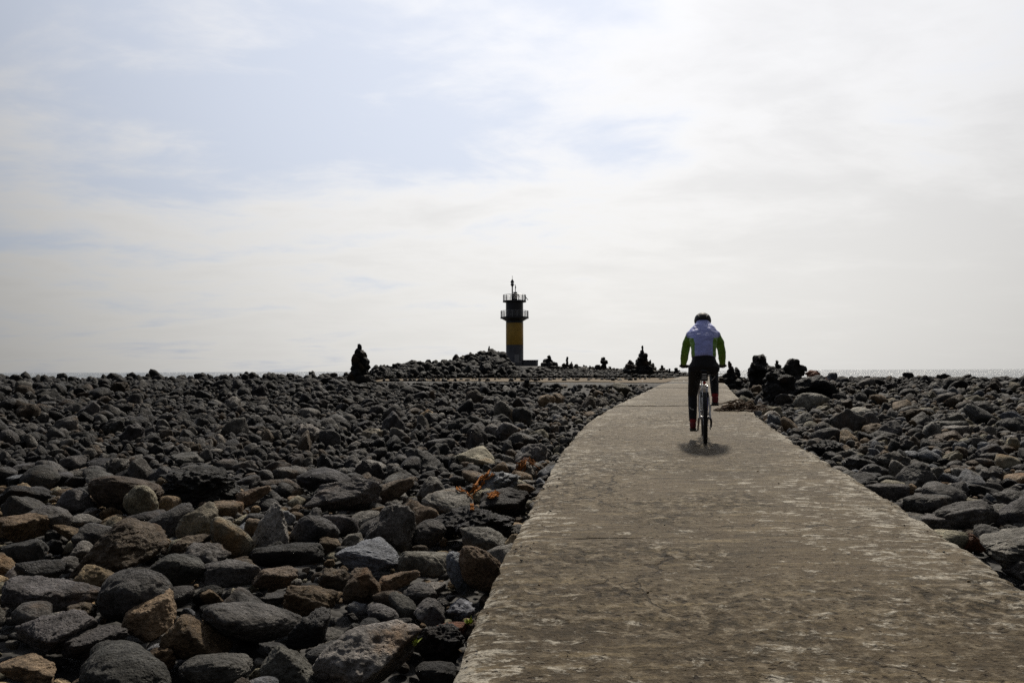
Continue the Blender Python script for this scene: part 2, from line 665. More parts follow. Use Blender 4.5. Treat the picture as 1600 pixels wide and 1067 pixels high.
# ---------------------------------------------------------------- setting: sea, ground, sandy track, path
def sheet(name, xs, ys, zf, mat):
    X, Y = np.meshgrid(xs, ys)
    Z = zf(X, Y)
    v = np.stack([X.ravel(), Y.ravel(), Z.ravel()], 1)
    nx, ny = len(xs), len(ys)
    i = (np.arange(ny - 1)[:, None] * nx + np.arange(nx - 1)[None, :]).ravel()
    f = np.stack([i, i + 1, i + 1 + nx, i + nx], 1)
    return new_mesh(name, v, f, (mat,))


def spaced(lo, hi, n, p=2.2):
    u = np.linspace(-1, 1, n)
    s = np.sign(u) * np.abs(u) ** p
    return np.where(s < 0, s * -lo, s * hi)


sea_xs = spaced(-40000, 40000, 40, 3.0)
sea = link("sea", sheet("sea", sea_xs, np.concatenate([[-40000, -5000, -400], np.linspace(60, 400, 6), [1000, 4000, 15000, 40000]]),
                        lambda X, Y: np.zeros_like(X), M_SEA), kind="structure")
gx = np.concatenate([[-40000, -3000], spaced(-170, 170, 190, 2.0), [3000, 40000]])
gy = np.concatenate([[-40000, -300, -60], np.linspace(-12, 40, 90), np.linspace(41, 62, 40)[0:], np.linspace(63, 170, 90), [260, 500, 3000, 40000]])
ground = link("ground", sheet("ground", gx, gy, gz, M_GROUND), kind="structure")

# sandy track branching off towards the lighthouse: a thin sheet over the ground
ty = np.linspace(38, 63, 50)
tv, tf = [], []
for j, y in enumerate(ty):
    xl = (578 - 800) / FPX * y + 0.5 * math.sin(y * 1.7)
    xr = float(path_c(y)) - PHW + 0.12
    # the front edge runs obliquely: nearer to the viewer close to the path
    for i in range(60):
        u = i / 59
        x = xl + (xr - xl) * u
        fy = max(y, 38.5 + 12.0 * (1 - u) ** 0.9 + 0.7 * math.sin(x * 1.9) + 0.4 * math.sin(x * 5.1) + 0.02 * j)
        tv.append((x, fy, float(gz(x, fy)) + 0.03))
for j in range(len(ty) - 1):
    for i in range(59):
        a = j * 60 + i
        tf.append((a, a + 1, a + 61, a + 60))
link("sandy_track", new_mesh("sandy_track", tv, tf, (M_SAND,)), kind="structure")

# path: footing + separate concrete slabs
JOINTS = [-4.0, 0.6, 5.6, 14.55, 18.3, 22.6, 27.0, 31.5, 36.5, 41.5, 47.0, 53.0, 59.0, 65.0]
fv, ff = [], []
ys = np.linspace(-4, 65, 90)
for y in ys:
    c, z = float(path_c(y)), float(path_z(y)) + CAMZ
    for sx, dz in ((-1, -1.3), (-1, -0.045), (1, -0.045), (1, -1.3)):
        fv.append((c + sx * (PHW - 0.06), y, z + dz))
for j in range(len(ys) - 1):
    for k in range(3):
        a = j * 4 + k
        ff.append((a, a + 1, a + 5, a + 4))
path_root = link("path", new_mesh("path", fv, ff, (M_BASE,)), kind="structure")


def fbm(x, y, z, o=4):
    return noise.fractal((x, y, z), 1.0, 2.0, o)


for si in range(len(JOINTS) - 1):
    y0, y1 = JOINTS[si] + (0.018 if JOINTS[si] > 12 else 0.002), JOINTS[si + 1] - (0.018 if JOINTS[si + 1] > 12 else 0.002)
    mid = (y0 + y1) / 2
    step = 0.03 if 0.5 < mid < 5 else (0.045 if mid < 16 else 0.15)
    nx = int(2 * PHW / step) + 1
    ny = max(int((y1 - y0) / step), 12)
    lev = random.uniform(-0.012, 0.012) if mid > 14 else 0.0
    tilt = random.uniform(-0.006, 0.006) if mid > 14 else 0.0
    v, f, edge, worn = [], [], [], []
    jl = [0.035 * fbm(0.0, y0 * 7.1, 3 + si) for _ in range(2)]
    for j in range(ny + 1):
        w = j / ny
        y = y0 + (y1 - y0) * w
        c, z = float(path_c(y)), float(path_z(y)) + CAMZ
        chips = [0, 0]
        el = 0.016 * fbm(1.5, y * 1.3, 9.0) + 0.009 * fbm(4.5, y * 7.0, 2.0)
        for sd_ in (0, 1):
            cp = fbm(11.0 + 7 * sd_, y * 2.6, 6.0)
            chips[sd_] = 0.11 * max(0.0, cp - 0.22)
        er = -chips[1] + 0.016 * fbm(7.5, y * 1.3, 5.0) + 0.009 * fbm(2.5, y * 7.0, 4.0)
        for i in range(nx + 1):
            u = i / nx
            xa = -PHW + el + chips[0]
            xb = PHW + er
            x = xa + (xb - xa) * u
            de = min(u, 1 - u) * 2 * PHW
            dj = min(w, 1 - w) * (y1 - y0)
            X = c + x
            yy = y
            if j == 0 or j == ny:
                yy = y + 0.02 * fbm(X * 2.3, y0, 1.0) * (1 if j == 0 else 1)
            front = min(1.0, max(0.0, (5.0 + 0.5 * fbm(X * 0.8, 0.3, 8.0) - y) / 0.6))
            patch = min(1.0, max(0.0, (fbm(X * 0.55, y * 0.5, 20.0, 3) - 0.12) * 4.0))
            if 8.2 < y < 14.4:
                patch = max(patch, 0.55)
            wn = max(front * min(1.0, max(0.25, 0.75 + 0.9 * fbm(X * 0.7, y * 0.7, 31.0, 3))), patch * 0.75)
            n = 0.010 * fbm(X * 0.8, y * 0.8, 1.0, 3) + 0.0035 * fbm(X * 6, y * 6, 2.0, 3)
            n += wn * 0.014 * fbm(X * 9, y * 9, 12.0, 3)
            chip = max(0.0, fbm(X * 3.1, y * 3.1, 40.0, 3) + 0.1)
            edg = math.exp(-de / 0.045)
            n -= edg * (0.02 + 0.05 * chip)
            n -= 0.002 * math.exp(-dj / 0.03) + 0.008 * chip * math.exp(-dj / 0.06)
            v.append((X, yy, z + lev + tilt * x + n))
            edge.append(math.exp(-de / 0.28))
            worn.append(wn)
    W = nx + 1
    for j in range(ny):
        for i in range(nx):
            a = j * W + i
            f.append((a, a + 1, a + 1 + W, a + W))
    # skirt
    ring = [i for i in range(W)] + [j * W + nx for j in range(1, ny + 1)] + [ny * W + i for i in range(nx - 1, -1, -1)] + [j * W for j in range(ny - 1, 0, -1)]
    o = len(v)
    for r_ in ring:
        p = v[r_]
        v.append((p[0], p[1], p[2] - 0.34))
        edge.append(1.0)
        worn.append(worn[r_])
    for k in range(len(ring)):
        k2 = (k + 1) % len(ring)
        f.append((ring[k2], ring[k], o + k, o + k2))
    me = new_mesh("slab", v, f, (M_CONC,))
    for nm, dat in (("edge", edge), ("worn", worn)):
        at = me.attributes.new(nm, 'FLOAT', 'POINT')
        at.data.foreach_set("value", np.array(dat, dtype=np.float32))
    try:
        me.set_sharp_from_angle(angle=R(50))
    except Exception:
        pass
    link("slab", me, path_root)
# ---------------------------------------------------------------- rocks
def ico(sub):
    bm = bmesh.new()
    bmesh.ops.create_icosphere(bm, subdivisions=sub, radius=1.0)
    v = np.array([p.co[:] for p in bm.verts])
    f = np.array([[q.index for q in p.verts] for p in bm.faces])
    bm.free()
    return v / np.linalg.norm(v, axis=1, keepdims=True), f


ICO = {s: ico(s) for s in (2, 3, 4, 5, 6)}


def rock_shape(seed, sub, style):
    """unit sized rock (bounding box -0.5..0.5): planes blended softly, then weathered by noise"""
    r = np.random.default_rng(seed * 7 + 3)
    P, F = ICO[sub]
    nplane = {'round': 16, 'block': 9, 'slab': 11, 'crag': 14, 'wedge': 6}[style]
    k = {'round': 5.0, 'block': 12.0, 'slab': 8.0, 'crag': 8.0, 'wedge': 12.0}[style]
    N = r.normal(size=(nplane, 3))
    N = np.concatenate([N, -N[: nplane // 2] + r.normal(size=(nplane // 2, 3)) * 0.3])
    if style == 'wedge':
        N = np.concatenate([N, [[0, 0, -1], [1, 0.2, 0.8], [-1, -0.1, 0.7], [0.1, 1, 0.6], [0, -1, 0.5]]])
    if style == 'slab':
        N = np.concatenate([N, [[0, 0, 1], [0.1, 0, -1]]])
    N /= np.linalg.norm(N, axis=1, keepdims=True)
    H = r.uniform(0.62, 1.0, len(N))
    if style == 'slab':
        H[-2:] = 0.5
    D = np.maximum(P @ N.T, 1e-4) / H
    rad = (D ** k).sum(1) ** (-1.0 / k)
    V = P * rad[:, None]
    if style == 'crag':
        amp, fr, det = 0.30, 1.9, 6
    elif style == 'round':
        amp, fr, det = 0.085, 1.7, 6
    else:
        amp, fr, det = 0.10, 1.9, 7
    off = r.uniform(-50, 50, 3)
    out = np.empty_like(V)
    hi = sub >= 4
    for i, p in enumerate(V):
        q = Vector((p[0] * fr + off[0], p[1] * fr + off[1], p[2] * fr + off[2]))
        d = amp * noise.fractal(q, 0.72, 2.1, det if hi else 3)
        if style == 'crag':
            d += 0.16 * (1 - 2 * abs(noise.noise(q * 2.3)))
        elif hi:
            # shallow scooped hollows
            d -= 0.07 * max(0.0, noise.noise(q * 2.4) - 0.2) * 2 + 0.025 * max(0.0, noise.noise(q * 6.5) - 0.3) * 2
        out[i] = p * (1 + d)
    lo, hi_ = out.min(0), out.max(0)
    out = (out - (lo + hi_) / 2) / (hi_ - lo)
    return out, F


STYLES = ['round'] * 7 + ['block'] * 9 + ['slab'] * 5 + ['wedge'] * 5 + ['crag'] * 5
NVAR = len(STYLES)
BY_STYLE = {s: [i for i, q in enumerate(STYLES) if q == s] for s in set(STYLES)}
SHAPES = {}


def shape(i, sub):
    if (i, sub) not in SHAPES:
        SHAPES[(i, sub)] = rock_shape(i, sub, STYLES[i])
    return SHAPES[(i, sub)]


ROCK_ME = {}


def rock_mesh(i, sub):
    if (i, sub) not in ROCK_ME:
        v, f = shape(i, sub)
        ROCK_ME[(i, sub)] = new_mesh("rock", v, f, (M_ROCK,))
    return ROCK_ME[(i, sub)]


PAL = {  # base colours of the stones
    'black': (0.014, 0.0132, 0.0128), 'charcoal': (0.026, 0.0245, 0.0235), 'dark grey': (0.043, 0.040, 0.037),
    'grey': (0.078, 0.072, 0.064), 'pale grey': (0.150, 0.140, 0.124), 'brown': (0.088, 0.061, 0.036),
    'dark brown': (0.044, 0.033, 0.023), 'tan': (0.160, 0.118, 0.072), 'olive grey': (0.110, 0.098, 0.070),
    'rust brown': (0.125, 0.052, 0.028), 'blue grey': (0.070, 0.073, 0.080),
}

PLACED = []      # x, y, radius of everything set on the ground
BVH_V, BVH_F = [], []


def remember_for_rays(o, i, sub):
    v, f = shape(i, sub)
    M = np.array(o.matrix_basis)
    w = v @ M[:3, :3].T + M[:3, 3]
    off = sum(len(a) for a in BVH_V)
    BVH_V.append(w)
    BVH_F.append(f + off)


def solve_on_ground(cx, cy, hfrac_px, lift=0.0):
    """depth at which the ray through a pixel meets the stony surface, for a stone hfrac_px pixels above the ground there"""
    d = ray(cx, cy)
    t = 2.2
    while t < 200:
        z = CAMZ + d.z * t
        if z <= gz(d.x * t, t) + lift + hfrac_px * t / FPX:
            break
        t *= 1.006
    return Vector((d.x * t, t, CAMZ + d.z * t)), t


# the stones one can point at in the photograph: centre x, centre y, width, height (px), style, colour, lean (deg), nickname
HEROES = [
    (211, 932, 152, 96, 'round', 'charcoal', -14, "smooth charcoal dome boulder beside a leaning tan slab"),
    (73, 985, 134, 80, 'block', 'dark grey', 6, "broad flat-topped boulder near the picture corner"),
    (184, 852, 132, 82, 'wedge', 'dark brown', 14, "big ridged brown boulder shaped like a tent"),
    (305, 992, 98, 76, 'wedge', 'brown', -8, "brown boulder with a sharp sloping edge"),
    (390, 973, 138, 82, 'round', 'dark grey', 4, "widest dark rounded boulder of the near stones"),
    (480, 984, 78, 62, 'block', 'charcoal', -10, "blunt charcoal stone joined to the widest boulder"),
    (195, 1056, 180, 70, 'round', 'charcoal', 0, "long black slab at the bottom edge of the picture"),
    (270, 892, 94, 62, 'round', 'charcoal', 10, "rough charcoal hump behind the smooth dome"),
    (153, 900, 74, 44, 'wedge', 'tan', -6, "small tan wedge stone beside the smooth dome"),
    (236, 965, 80, 66, 'block', 'tan', 28, "pitted tan slab leaning on the smooth dome"),
    (138, 1006, 98, 48, 'block', 'dark grey', -16, "dark slanting stone in front of the flat-topped boulder"),
    (45, 1050, 92, 44, 'block', 'tan', 4, "low tan stone in the bottom corner"),
    (358, 842, 62, 68, 'round', 'olive grey', 8, "upright egg-shaped olive stone"),
    (313, 820, 64, 60, 'block', 'olive grey', 18, "tilted square olive block"),
    (196, 772, 106, 60, 'round', 'dark brown', 6, "wide brown hump behind an olive egg stone"),
    (221, 786, 52, 56, 'round', 'olive grey', 24, "leaning olive egg stone against the brown hump"),
    (34, 778, 78, 48, 'block', 'black', -4, "black block at the picture's edge"),
    (70, 813, 82, 48, 'round', 'dark grey', 10, "rounded grey-brown stone by the black block"),
    (30, 824, 74, 50, 'block', 'brown', -18, "brown sloping stone below the black block"),
    (105, 833, 50, 28, 'block', 'brown', 0, "little flat brown stone"),
    (38, 864, 78, 38, 'slab', 'charcoal', -10, "low dark plate under the brown sloping stone"),
    (312, 760, 128, 56, 'crag', 'black', 0, "broad craggy black ledge behind the egg stones"),
    (268, 813, 68, 48, 'round', 'charcoal', 0, "dark stone between egg and olive block"),
    (431, 826, 62, 74, 'wedge', 'pale grey', 16, "pale angular stone standing on edge"),
    (75, 932, 134, 40, 'slab', 'dark grey', -12, "long low tongue-shaped stone"),
    (340, 1046, 100, 52, 'round', 'dark grey', 0, "grey rounded stone at the bottom edge"),
    (362, 896, 92, 38, 'slab', 'dark grey', 0, "rough flat plate between dome and wide boulder"),
    (298, 854, 62, 38, 'block', 'dark brown', -10, "brown stone under the tilted olive block"),
    (572, 1024, 168, 104, 'block', 'grey', -6, "big pitted grey block at the bottom near the path"),
    (452, 1042, 94, 70, 'wedge', 'dark grey', 8, "dark ridged stone next to the big pitted block"),
    (685, 1008, 80, 68, 'crag', 'black', 0, "craggy black stone near the path edge"),
    (682, 1052, 62, 42, 'round', 'black', 0, "lumpy black stone at the bottom beside the path"),
    (707, 983, 54, 28, 'round', 'rust brown', -12, "rust red stone touching the path"),
    (670, 956, 60, 40, 'wedge', 'dark grey', 0, "grey peaked stone above the rust red one"),
    (752, 890, 58, 88, 'round', 'brown', 38, "tall ochre brown boulder leaning on the path"),
    (720, 894, 40, 66, 'round', 'blue grey', 36, "slim blue grey stone leaning beside the ochre boulder"),
    (757, 845, 80, 46, 'block', 'grey', -12, "smooth grey stone wedged at the path edge"),
    (742, 821, 122, 50, 'crag', 'black', 6, "jagged black boulder against the path edge"),
    (614, 828, 84, 82, 'wedge', 'dark grey', 6, "tall grey pyramid boulder"),
    (578, 868, 104, 52, 'block', 'blue grey', -6, "slanting blue grey boulder before the pyramid"),
    (671, 836, 50, 44, 'round', 'dark grey', 0, "round grey stone behind the pyramid"),
    (614, 768, 70, 48, 'block', 'dark brown', 0, "dark brown cube-like boulder"),
    (540, 777, 98, 60, 'block', 'dark grey', 0, "rough grey boulder in front of the whaleback"),
    (512, 754, 92, 42, 'round', 'charcoal', -8, "smooth dark whaleback stone"),
    (675, 769, 54, 44, 'wedge', 'grey', 0, "grey triangular stone"),
    (702, 789, 84, 46, 'round', 'grey', -14, "grey hump beside the orange rope"),
    (787, 787, 84, 50, 'block', 'charcoal', -8, "dark boulder at the path under the rope"),
    (778, 757, 72, 42, 'crag', 'blue grey', 0, "pale blue grey rock draped with orange rope"),
    (622, 908, 74, 44, 'block', 'brown', 0, "ochre brown square stone"),
    (567, 915, 56, 54, 'wedge', 'dark brown', 0, "brown peaked stone beside the ochre square one"),
    (490, 933, 82, 48, 'block', 'brown', 8, "brown stone above the widest dark boulder"),
    (428, 904, 70, 46, 'block', 'dark brown', -8, "brown block in front of the dark low plate"),
    (452, 867, 104, 36, 'slab', 'black', 0, "dark low plate stone"),
    (492, 829, 74, 54, 'round', 'charcoal', 0, "dark boulder between pale stone and pyramid"),
    (662, 880, 84, 38, 'slab', 'grey', -10, "flat grey stone below the pyramid"),
    (597, 960, 60, 32, 'round', 'dark grey', 0, "small dark loaf stone above the pitted block"),
    (655, 928, 52, 36, 'round', 'dark grey', 0, "small grey cobble pair stone"),
    (395, 775, 56, 36, 'block', 'brown', 0, "brown stone behind the pale angular one"),
    (742, 718, 70, 40, 'block', 'olive grey', -4, "squared olive block in the middle distance"),
    (665, 720, 62, 42, 'block', 'charcoal', 0, "charcoal boulder beside the squared olive block"),
    (832, 712, 60, 38, 'wedge', 'grey', -6, "smooth grey stone with a ridge by the path"),
    (776, 675, 46, 30, 'block', 'grey', 0, "grey stone halfway along the path"),
    (815, 689, 50, 28, 'round', 'dark grey', 0, "broad grey loaf near the path bend"),
    (577, 737, 38, 36, 'block', 'black', 0, "black square stone"),
    (580, 681, 34, 24, 'block', 'olive grey', 0, "small olive cube stone"),
    (665, 650, 40, 20, 'wedge', 'tan', 0, "far tan wedge stone catching light"),
    (748, 663, 36, 30, 'round', 'charcoal', 0, "dark round stone in the middle distance"),
    (828, 730, 40, 30, 'wedge', 'rust brown', 0, "rusty peaked stone hung with orange net"),
    (1363, 740, 50, 32, 'round', 'charcoal', 0, "smooth black dome at the far path edge"),
    (1436, 743, 58, 40, 'wedge', 'dark grey', 0, "grey ridged boulder beside the black dome"),
    (1548, 708, 42, 30, 'round', 'charcoal', 0, "dark ball-shaped stone"),
    (1480, 687, 44, 28, 'block', 'dark brown', 0, "brown block in the shingle"),
    (1228, 628, 36, 24, 'round', 'dark grey', 0, "smaller round stone below the lava crag"),
    (1266, 630, 44, 30, 'round', 'grey', 0, "pale round boulder below the lava crag"),
    (1297, 704, 48, 34, 'crag', 'black', 0, "black crag at the path edge"),
    (1382, 686, 50, 22, 'wedge', 'charcoal', 0, "dark roof-shaped stone"),
    (1206, 653, 26, 22, 'round', 'pale grey', 0, "pale boulder touching the path"),
    (1575, 668, 38, 22, 'round', 'dark grey', 0, "dark hump at the picture's side edge"),
    (1588, 690, 54, 20, 'slab', 'grey', 0, "long grey loaf at the picture's side edge"),
    (1488, 669, 64, 22, 'slab', 'dark grey', 0, "wide flat arched stone"),
    (1394, 704, 30, 17, 'block', 'tan', 0, "tan brick-shaped stone"),
    (1331, 721, 36, 28, 'wedge', 'dark grey', 20, "leaning grey stone by the path"),
    (1344, 648, 34, 22, 'round', 'pale grey', 0, "pale round stone in the far shingle"),
    (1431, 652, 44, 26, 'block', 'dark brown', 0, "brown lump in the far shingle"),
    (1590, 856, 130, 66, 'block', 'grey', 0, "largest grey block across the path"),
    (1516, 847, 34, 30, 'wedge', 'rust brown', 0, "small rust brown peak between path and grey block"),
    (1505, 806, 118, 40, 'slab', 'dark grey', -4, "long flat grey slab across the path"),
    (1462, 818, 78, 28, 'slab', 'grey', 6, "thin rough plate against the path"),
    (1450, 788, 84, 30, 'slab', 'dark grey', 0, "lens-shaped dark slab"),
    (1580, 780, 60, 28, 'block', 'dark grey', 0, "grey stone behind the long flat slab"),
    (1380, 768, 74, 26, 'slab', 'dark grey', 0, "smooth low ledge along the path"),
]
INDIV = []       # dicts for every stone that is an object of its own
for n, (cx, cy, w, h, st, colr, lean, nick) in enumerate(HEROES):
    pos, t = solve_on_ground(cx, cy, h * 0.36, 0.10 if cy > 740 else 0.02)
    W = w * t / FPX * 1.04
    Hh = h * t / FPX
    a = math.atan2(CAMZ - pos.z, t)
    D = W * (0.9 if st != 'slab' else 0.6)
    Z = max((0.42 if st != 'slab' else 0.24) * W, (Hh - 0.55 * D * math.sin(a)) / math.cos(a)) * 1.12
    if path_dist(pos.x, pos.y) < W * 0.42:
        s = -1 if pos.x < path_c(pos.y) else 1
        x0 = float(path_c(pos.y)) + s * (PHW * 1.02 + W * 0.45)
        pos.x = x0
    r_ = random.Random(n * 13 + 1)
    var = r_.choice(BY_STYLE[st])
    INDIV.append(dict(pos=pos, size=(W, D, Z), rot=(r_.uniform(-6, 6), lean, r_.choice([0, 180]) + r_.uniform(-14, 14)), var=var, col=colr,
                      px=w * h, scr=(cx, cy), nick=nick, sub=6 if w * h > 4500 else 5, style=st))
    PLACED.append((pos.x, pos.y, W * 0.5))

CELL = 0.5
GRID = {}


def put(x, y, r):
    GRID.setdefault((int(math.floor(x / CELL)), int(math.floor(y / CELL))), []).append((x, y, r))


def free(x, y, r, k):
    m = int(math.ceil((r + 0.6) / CELL))
    ix, iy = int(math.floor(x / CELL)), int(math.floor(y / CELL))
    for a in range(ix - m, ix + m + 1):
        for b in range(iy - m, iy + m + 1):
            for (qx, qy, qr) in GRID.get((a, b), ()):
                if (qx - x) ** 2 + (qy - y) ** 2 < (k * (qr + r)) ** 2:
                    return False
    return True


for p in PLACED:
    put(*p)

COLS_NEAR = ['black', 'charcoal', 'charcoal', 'dark grey', 'dark grey', 'grey', 'dark brown', 'brown', 'brown', 'olive grey', 'tan', 'blue grey']
COLS_FARL = ['black', 'black', 'black', 'charcoal', 'charcoal', 'charcoal', 'dark brown', 'dark grey', 'dark grey', 'grey']
COLS_R = ['charcoal', 'dark grey', 'dark grey', 'dark grey', 'grey', 'dark brown', 'brown', 'black', 'blue grey', 'grey', 'olive grey']
FILL = []
frand = random.Random(5)


def scatter(n, y0, y1, s0, s1, k, sink, side_margin=1.25, pw=1.0, band=None):
    tries = 0
    done = 0
    while done < n and tries < n * 9:
        tries += 1
        # area-uniform in a wedge in front of the camera
        y = math.sqrt(frand.uniform(y0 * y0, y1 * y1))
        x = frand.uniform(-0.66, 0.66) * side_margin * (y + 1.2)
        if band:
            x = (frand.uniform(*band) - 800) / FPX * y
        s = s0 + (s1 - s0) * frand.random() ** pw
        pd = float(path_dist(x, y))
        if pd < s * 0.52:
            continue
        px = 800 + FPX * x / max(y, 1)
        if y > (38 if px > 850 else 46) and y < 63 and 570 < px < 1070 and x < path_c(y):
            if not (s < 0.5 and frand.random() < 0.05):
                continue
        if px > 852 and y > 62 and s > 0.55:
            continue
        if 792 < px < 852 and (y > 106 or (y > 80 and s > 0.6)):
            continue
        if not free(x, y, s * 0.5, k):
            continue
        put(x, y, s * 0.5)
        left = x < float(path_c(y))
        cl = COLS_NEAR if (y < 11 and left) else (COLS_FARL if left and pd > 0.12 * y else COLS_R)
        if y > 40 and frand.random() < 0.8:
            cl = ['black', 'black', 'charcoal']
        colr = frand.choice(cl)
        st = frand.choice(['round', 'round', 'block', 'block', 'block', 'slab', 'wedge', 'crag'] if y < 13 else ['round', 'block', 'block', 'wedge', 'wedge', 'crag'] if y < 60 else ['crag', 'crag', 'block', 'wedge'])
        W = s
        D = s * frand.uniform(0.65, 1.05)
        Z = s * (frand.uniform(0.42, 0.8) if y < 13 else frand.uniform(0.58, 1.05) if y < 62 else frand.uniform(0.6, 1.35 if px < 800 else 0.8)) * (0.7 if st == 'slab' else 1.0)
        z = float(gz(x, y)) + Z * (0.5 - sink) + frand.uniform(0, 0.05)
        # stones next to the path keep below its surface
        if pd < 1.5:
            z = min(z, float(path_z(y)) + CAMZ - Z * 0.5 - 0.02 + 0.10 * min(pd, 1.0))
        # far stones stay below the lines of sight to the sandy track and to the sea, as they do on this flat shore
        if 24 < y < 62:
            zr = z + Z * 0.45 - CAMZ
            lim = ((-0.0172 if px > 850 else -0.0138) if (560 < px < 1065 and y < 46) else -0.0090 + (frand.uniform(0.002, 0.0065) if (s > 0.6 and y > 44 and frand.random() < 0.3) else 0.0)) * y
            if zr > lim:
                z -= zr - lim
        FILL.append(dict(pos=Vector((x, y, z)), size=(W, D, Z),
                         rot=(frand.uniform(-22, 22), frand.uniform(-22, 22), frand.uniform(0, 360)),
                         var=frand.choice(BY_STYLE[st]), col=colr, style=st))
        done += 1


scatter(420, 2.6, 13, 0.28, 0.56, 0.74, 0.08, pw=1.8)
scatter(1900, 2.4, 15, 0.12, 0.30, 0.72, 0.02)
scatter(1500, 11, 30, 0.24, 0.66, 0.74, 0.12, pw=3.0)
scatter(6200, 12, 30, 0.11, 0.26, 0.68, 0.0)
scatter(2200, 28, 64, 0.30, 0.95, 0.72, 0.10, pw=3.2)
scatter(9500, 28, 64, 0.16, 0.36, 0.66, 0.0)
scatter(2600, 63, 108, 0.40, 1.3, 0.50, 0.15, pw=2.8, band=(570, 1075))
scatter(2600, 62, 124, 0.35, 1.25, 0.66, 0.25, pw=2.6, side_margin=1.0)
scatter(3400, 1.8, 12, 0.05, 0.14, 0.62, 0.0, pw=1.5)

for q in FILL:
    px, py, dep = project(q['pos'])
    q['scr'] = (px, py)
    w = q['size'][0] * FPX / dep
    h = (q['size'][2] + 0.25 * q['size'][1]) * FPX / dep
    inside = 5 < px < 1595 and 560 < py < 1064
    q['px'] = w * h if inside else 0.0
FILL.sort(key=lambda q: -q['px'])
NIND = 292 - len(INDIV)
for q in FILL[:NIND]:
    q['sub'] = 4
    q['nick'] = None
INDIV += FILL[:NIND]
REST = FILL[NIND:]

SHAPE_WORD = {'round': 'rounded', 'block': 'blocky', 'slab': 'flat', 'wedge': 'ridged', 'crag': 'jagged'}
HEROS = [q for q in INDIV if q['nick']]
USED = set()


def rock_label(q):
    if q['nick']:
        l = q['nick'] + (" among the rocks" if len(q['nick'].split()) < 5 else "")
        USED.add(l)
        return l
    sx, sy = q['scr']
    w = math.sqrt(q['px'])
    size = 'big' if w > 62 else ('mid-sized' if w > 38 else 'small')
    order = sorted(HEROS, key=lambda h: (h['scr'][0] - sx) ** 2 + ((h['scr'][1] - sy) * 1.6) ** 2)
    leftside = sx < 800 + FPX * float(path_c(q['pos'].y)) / max(q['pos'].y, 1)
    for h in order[:14]:
        dx, dy = sx - h['scr'][0], sy - h['scr'][1]
        if (h['scr'][0] < 870) != leftside:
            continue
        if abs(dx) > abs(dy) * 1.4:
            rel = "on the path side of" if (dx > 0) == leftside else "on the seaward side of"
        else:
            rel = "in front of" if dy > 0 else "behind"
        nick = h['nick']
        for cut in (" beside ", " behind ", " against ", " before ", " above ", " at ", " in ", " near ", " next ", " under ", " between "):
            k_ = nick.find(cut)
            if k_ > 0 and sum(g['nick'].startswith(nick[:k_]) for g in HEROS) == 1:
                nick = nick[:k_]
        words = f"{size} {q['col']} {SHAPE_WORD[q['style']]} rock {rel} the {nick}".split()
        l = " ".join(words[:16])
        if len(words) <= 16 and l not in USED:
            USED.add(l)
            return l
    l = f"{size} {q['col']} {SHAPE_WORD[q['style']]} rock in the dark boulder field"
    for extra in ("", " nearer the path", " farther from the path", " at the front", " towards the sea", " half buried", " lying askew"):
        if l + extra not in USED:
            USED.add(l + extra)
            return l + extra
    return l


for n, q in enumerate(INDIV):
    o = link("rock", rock_mesh(q['var'], q['sub']), None)
    o.location = q['pos']
    o.rotation_euler = tuple(R(a) for a in q['rot'])
    o.scale = q['size']
    jit = random.Random(n + 77)
    f = jit.uniform(1.9, 3.0) * (0.68 if q['col'] in ('tan', 'brown', 'rust brown') else 1.0)
    c = PAL[q['col']]
    o.color = (c[0] * f, c[1] * f * jit.uniform(0.97, 1.03), c[2] * f * jit.uniform(0.95, 1.05), 1.0)
    o["label"] = rock_label(q)
    o["category"] = "rock"
    o["group"] = "boulders on the shore beside the path"
    if q['scr'][0] < 900:
        M = Matrix.LocRotScale(o.location, o.rotation_euler, o.scale)
        v, f_ = shape(q['var'], 4)
        A = np.array(M)
        off = sum(len(a) for a in BVH_V)
        BVH_V.append(v @ A[:3, :3].T + A[:3, 3])
        BVH_F.append(f_ + off)


def merged_rocks(name, specs, label, soft):
    VV, FF, TT = [], [], []
    off = 0
    for q in specs:
        dep = max(q['pos'].y, 1.0)
        w = q['size'][0] * FPX / dep
        sub = 4 if w > 70 else (3 if w > 16 else 2)
        if w <= 16 and q['pos'].y > 60 and q['size'][0] > 0.9:
            sub = 3
        v, f = shape(q['var'], sub)
        A = np.array(Matrix.LocRotScale(q['pos'], Matrix.Rotation(0, 3, 'X').to_quaternion() @ Vector((0, 0, 1)).to_track_quat('Z', 'Y') @
                                        (Matrix.Rotation(R(q['rot'][2]), 3, 'Z') @ Matrix.Rotation(R(q['rot'][1]), 3, 'Y') @ Matrix.Rotation(R(q['rot'][0]), 3, 'X')).to_quaternion(),
                                        Vector(q['size'])))
        VV.append(v @ A[:3, :3].T + A[:3, 3])
        FF.append(f + off)
        off += len(v)
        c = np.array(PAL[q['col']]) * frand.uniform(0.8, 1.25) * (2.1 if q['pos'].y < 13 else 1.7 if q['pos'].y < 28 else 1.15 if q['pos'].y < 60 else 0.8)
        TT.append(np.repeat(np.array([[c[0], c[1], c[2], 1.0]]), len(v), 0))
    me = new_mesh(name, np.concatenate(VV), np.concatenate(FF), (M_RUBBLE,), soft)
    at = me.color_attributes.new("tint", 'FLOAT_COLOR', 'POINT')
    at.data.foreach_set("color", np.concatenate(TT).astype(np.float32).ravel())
    return link(name, me, None, kind="stuff", label=label, category="rubble")


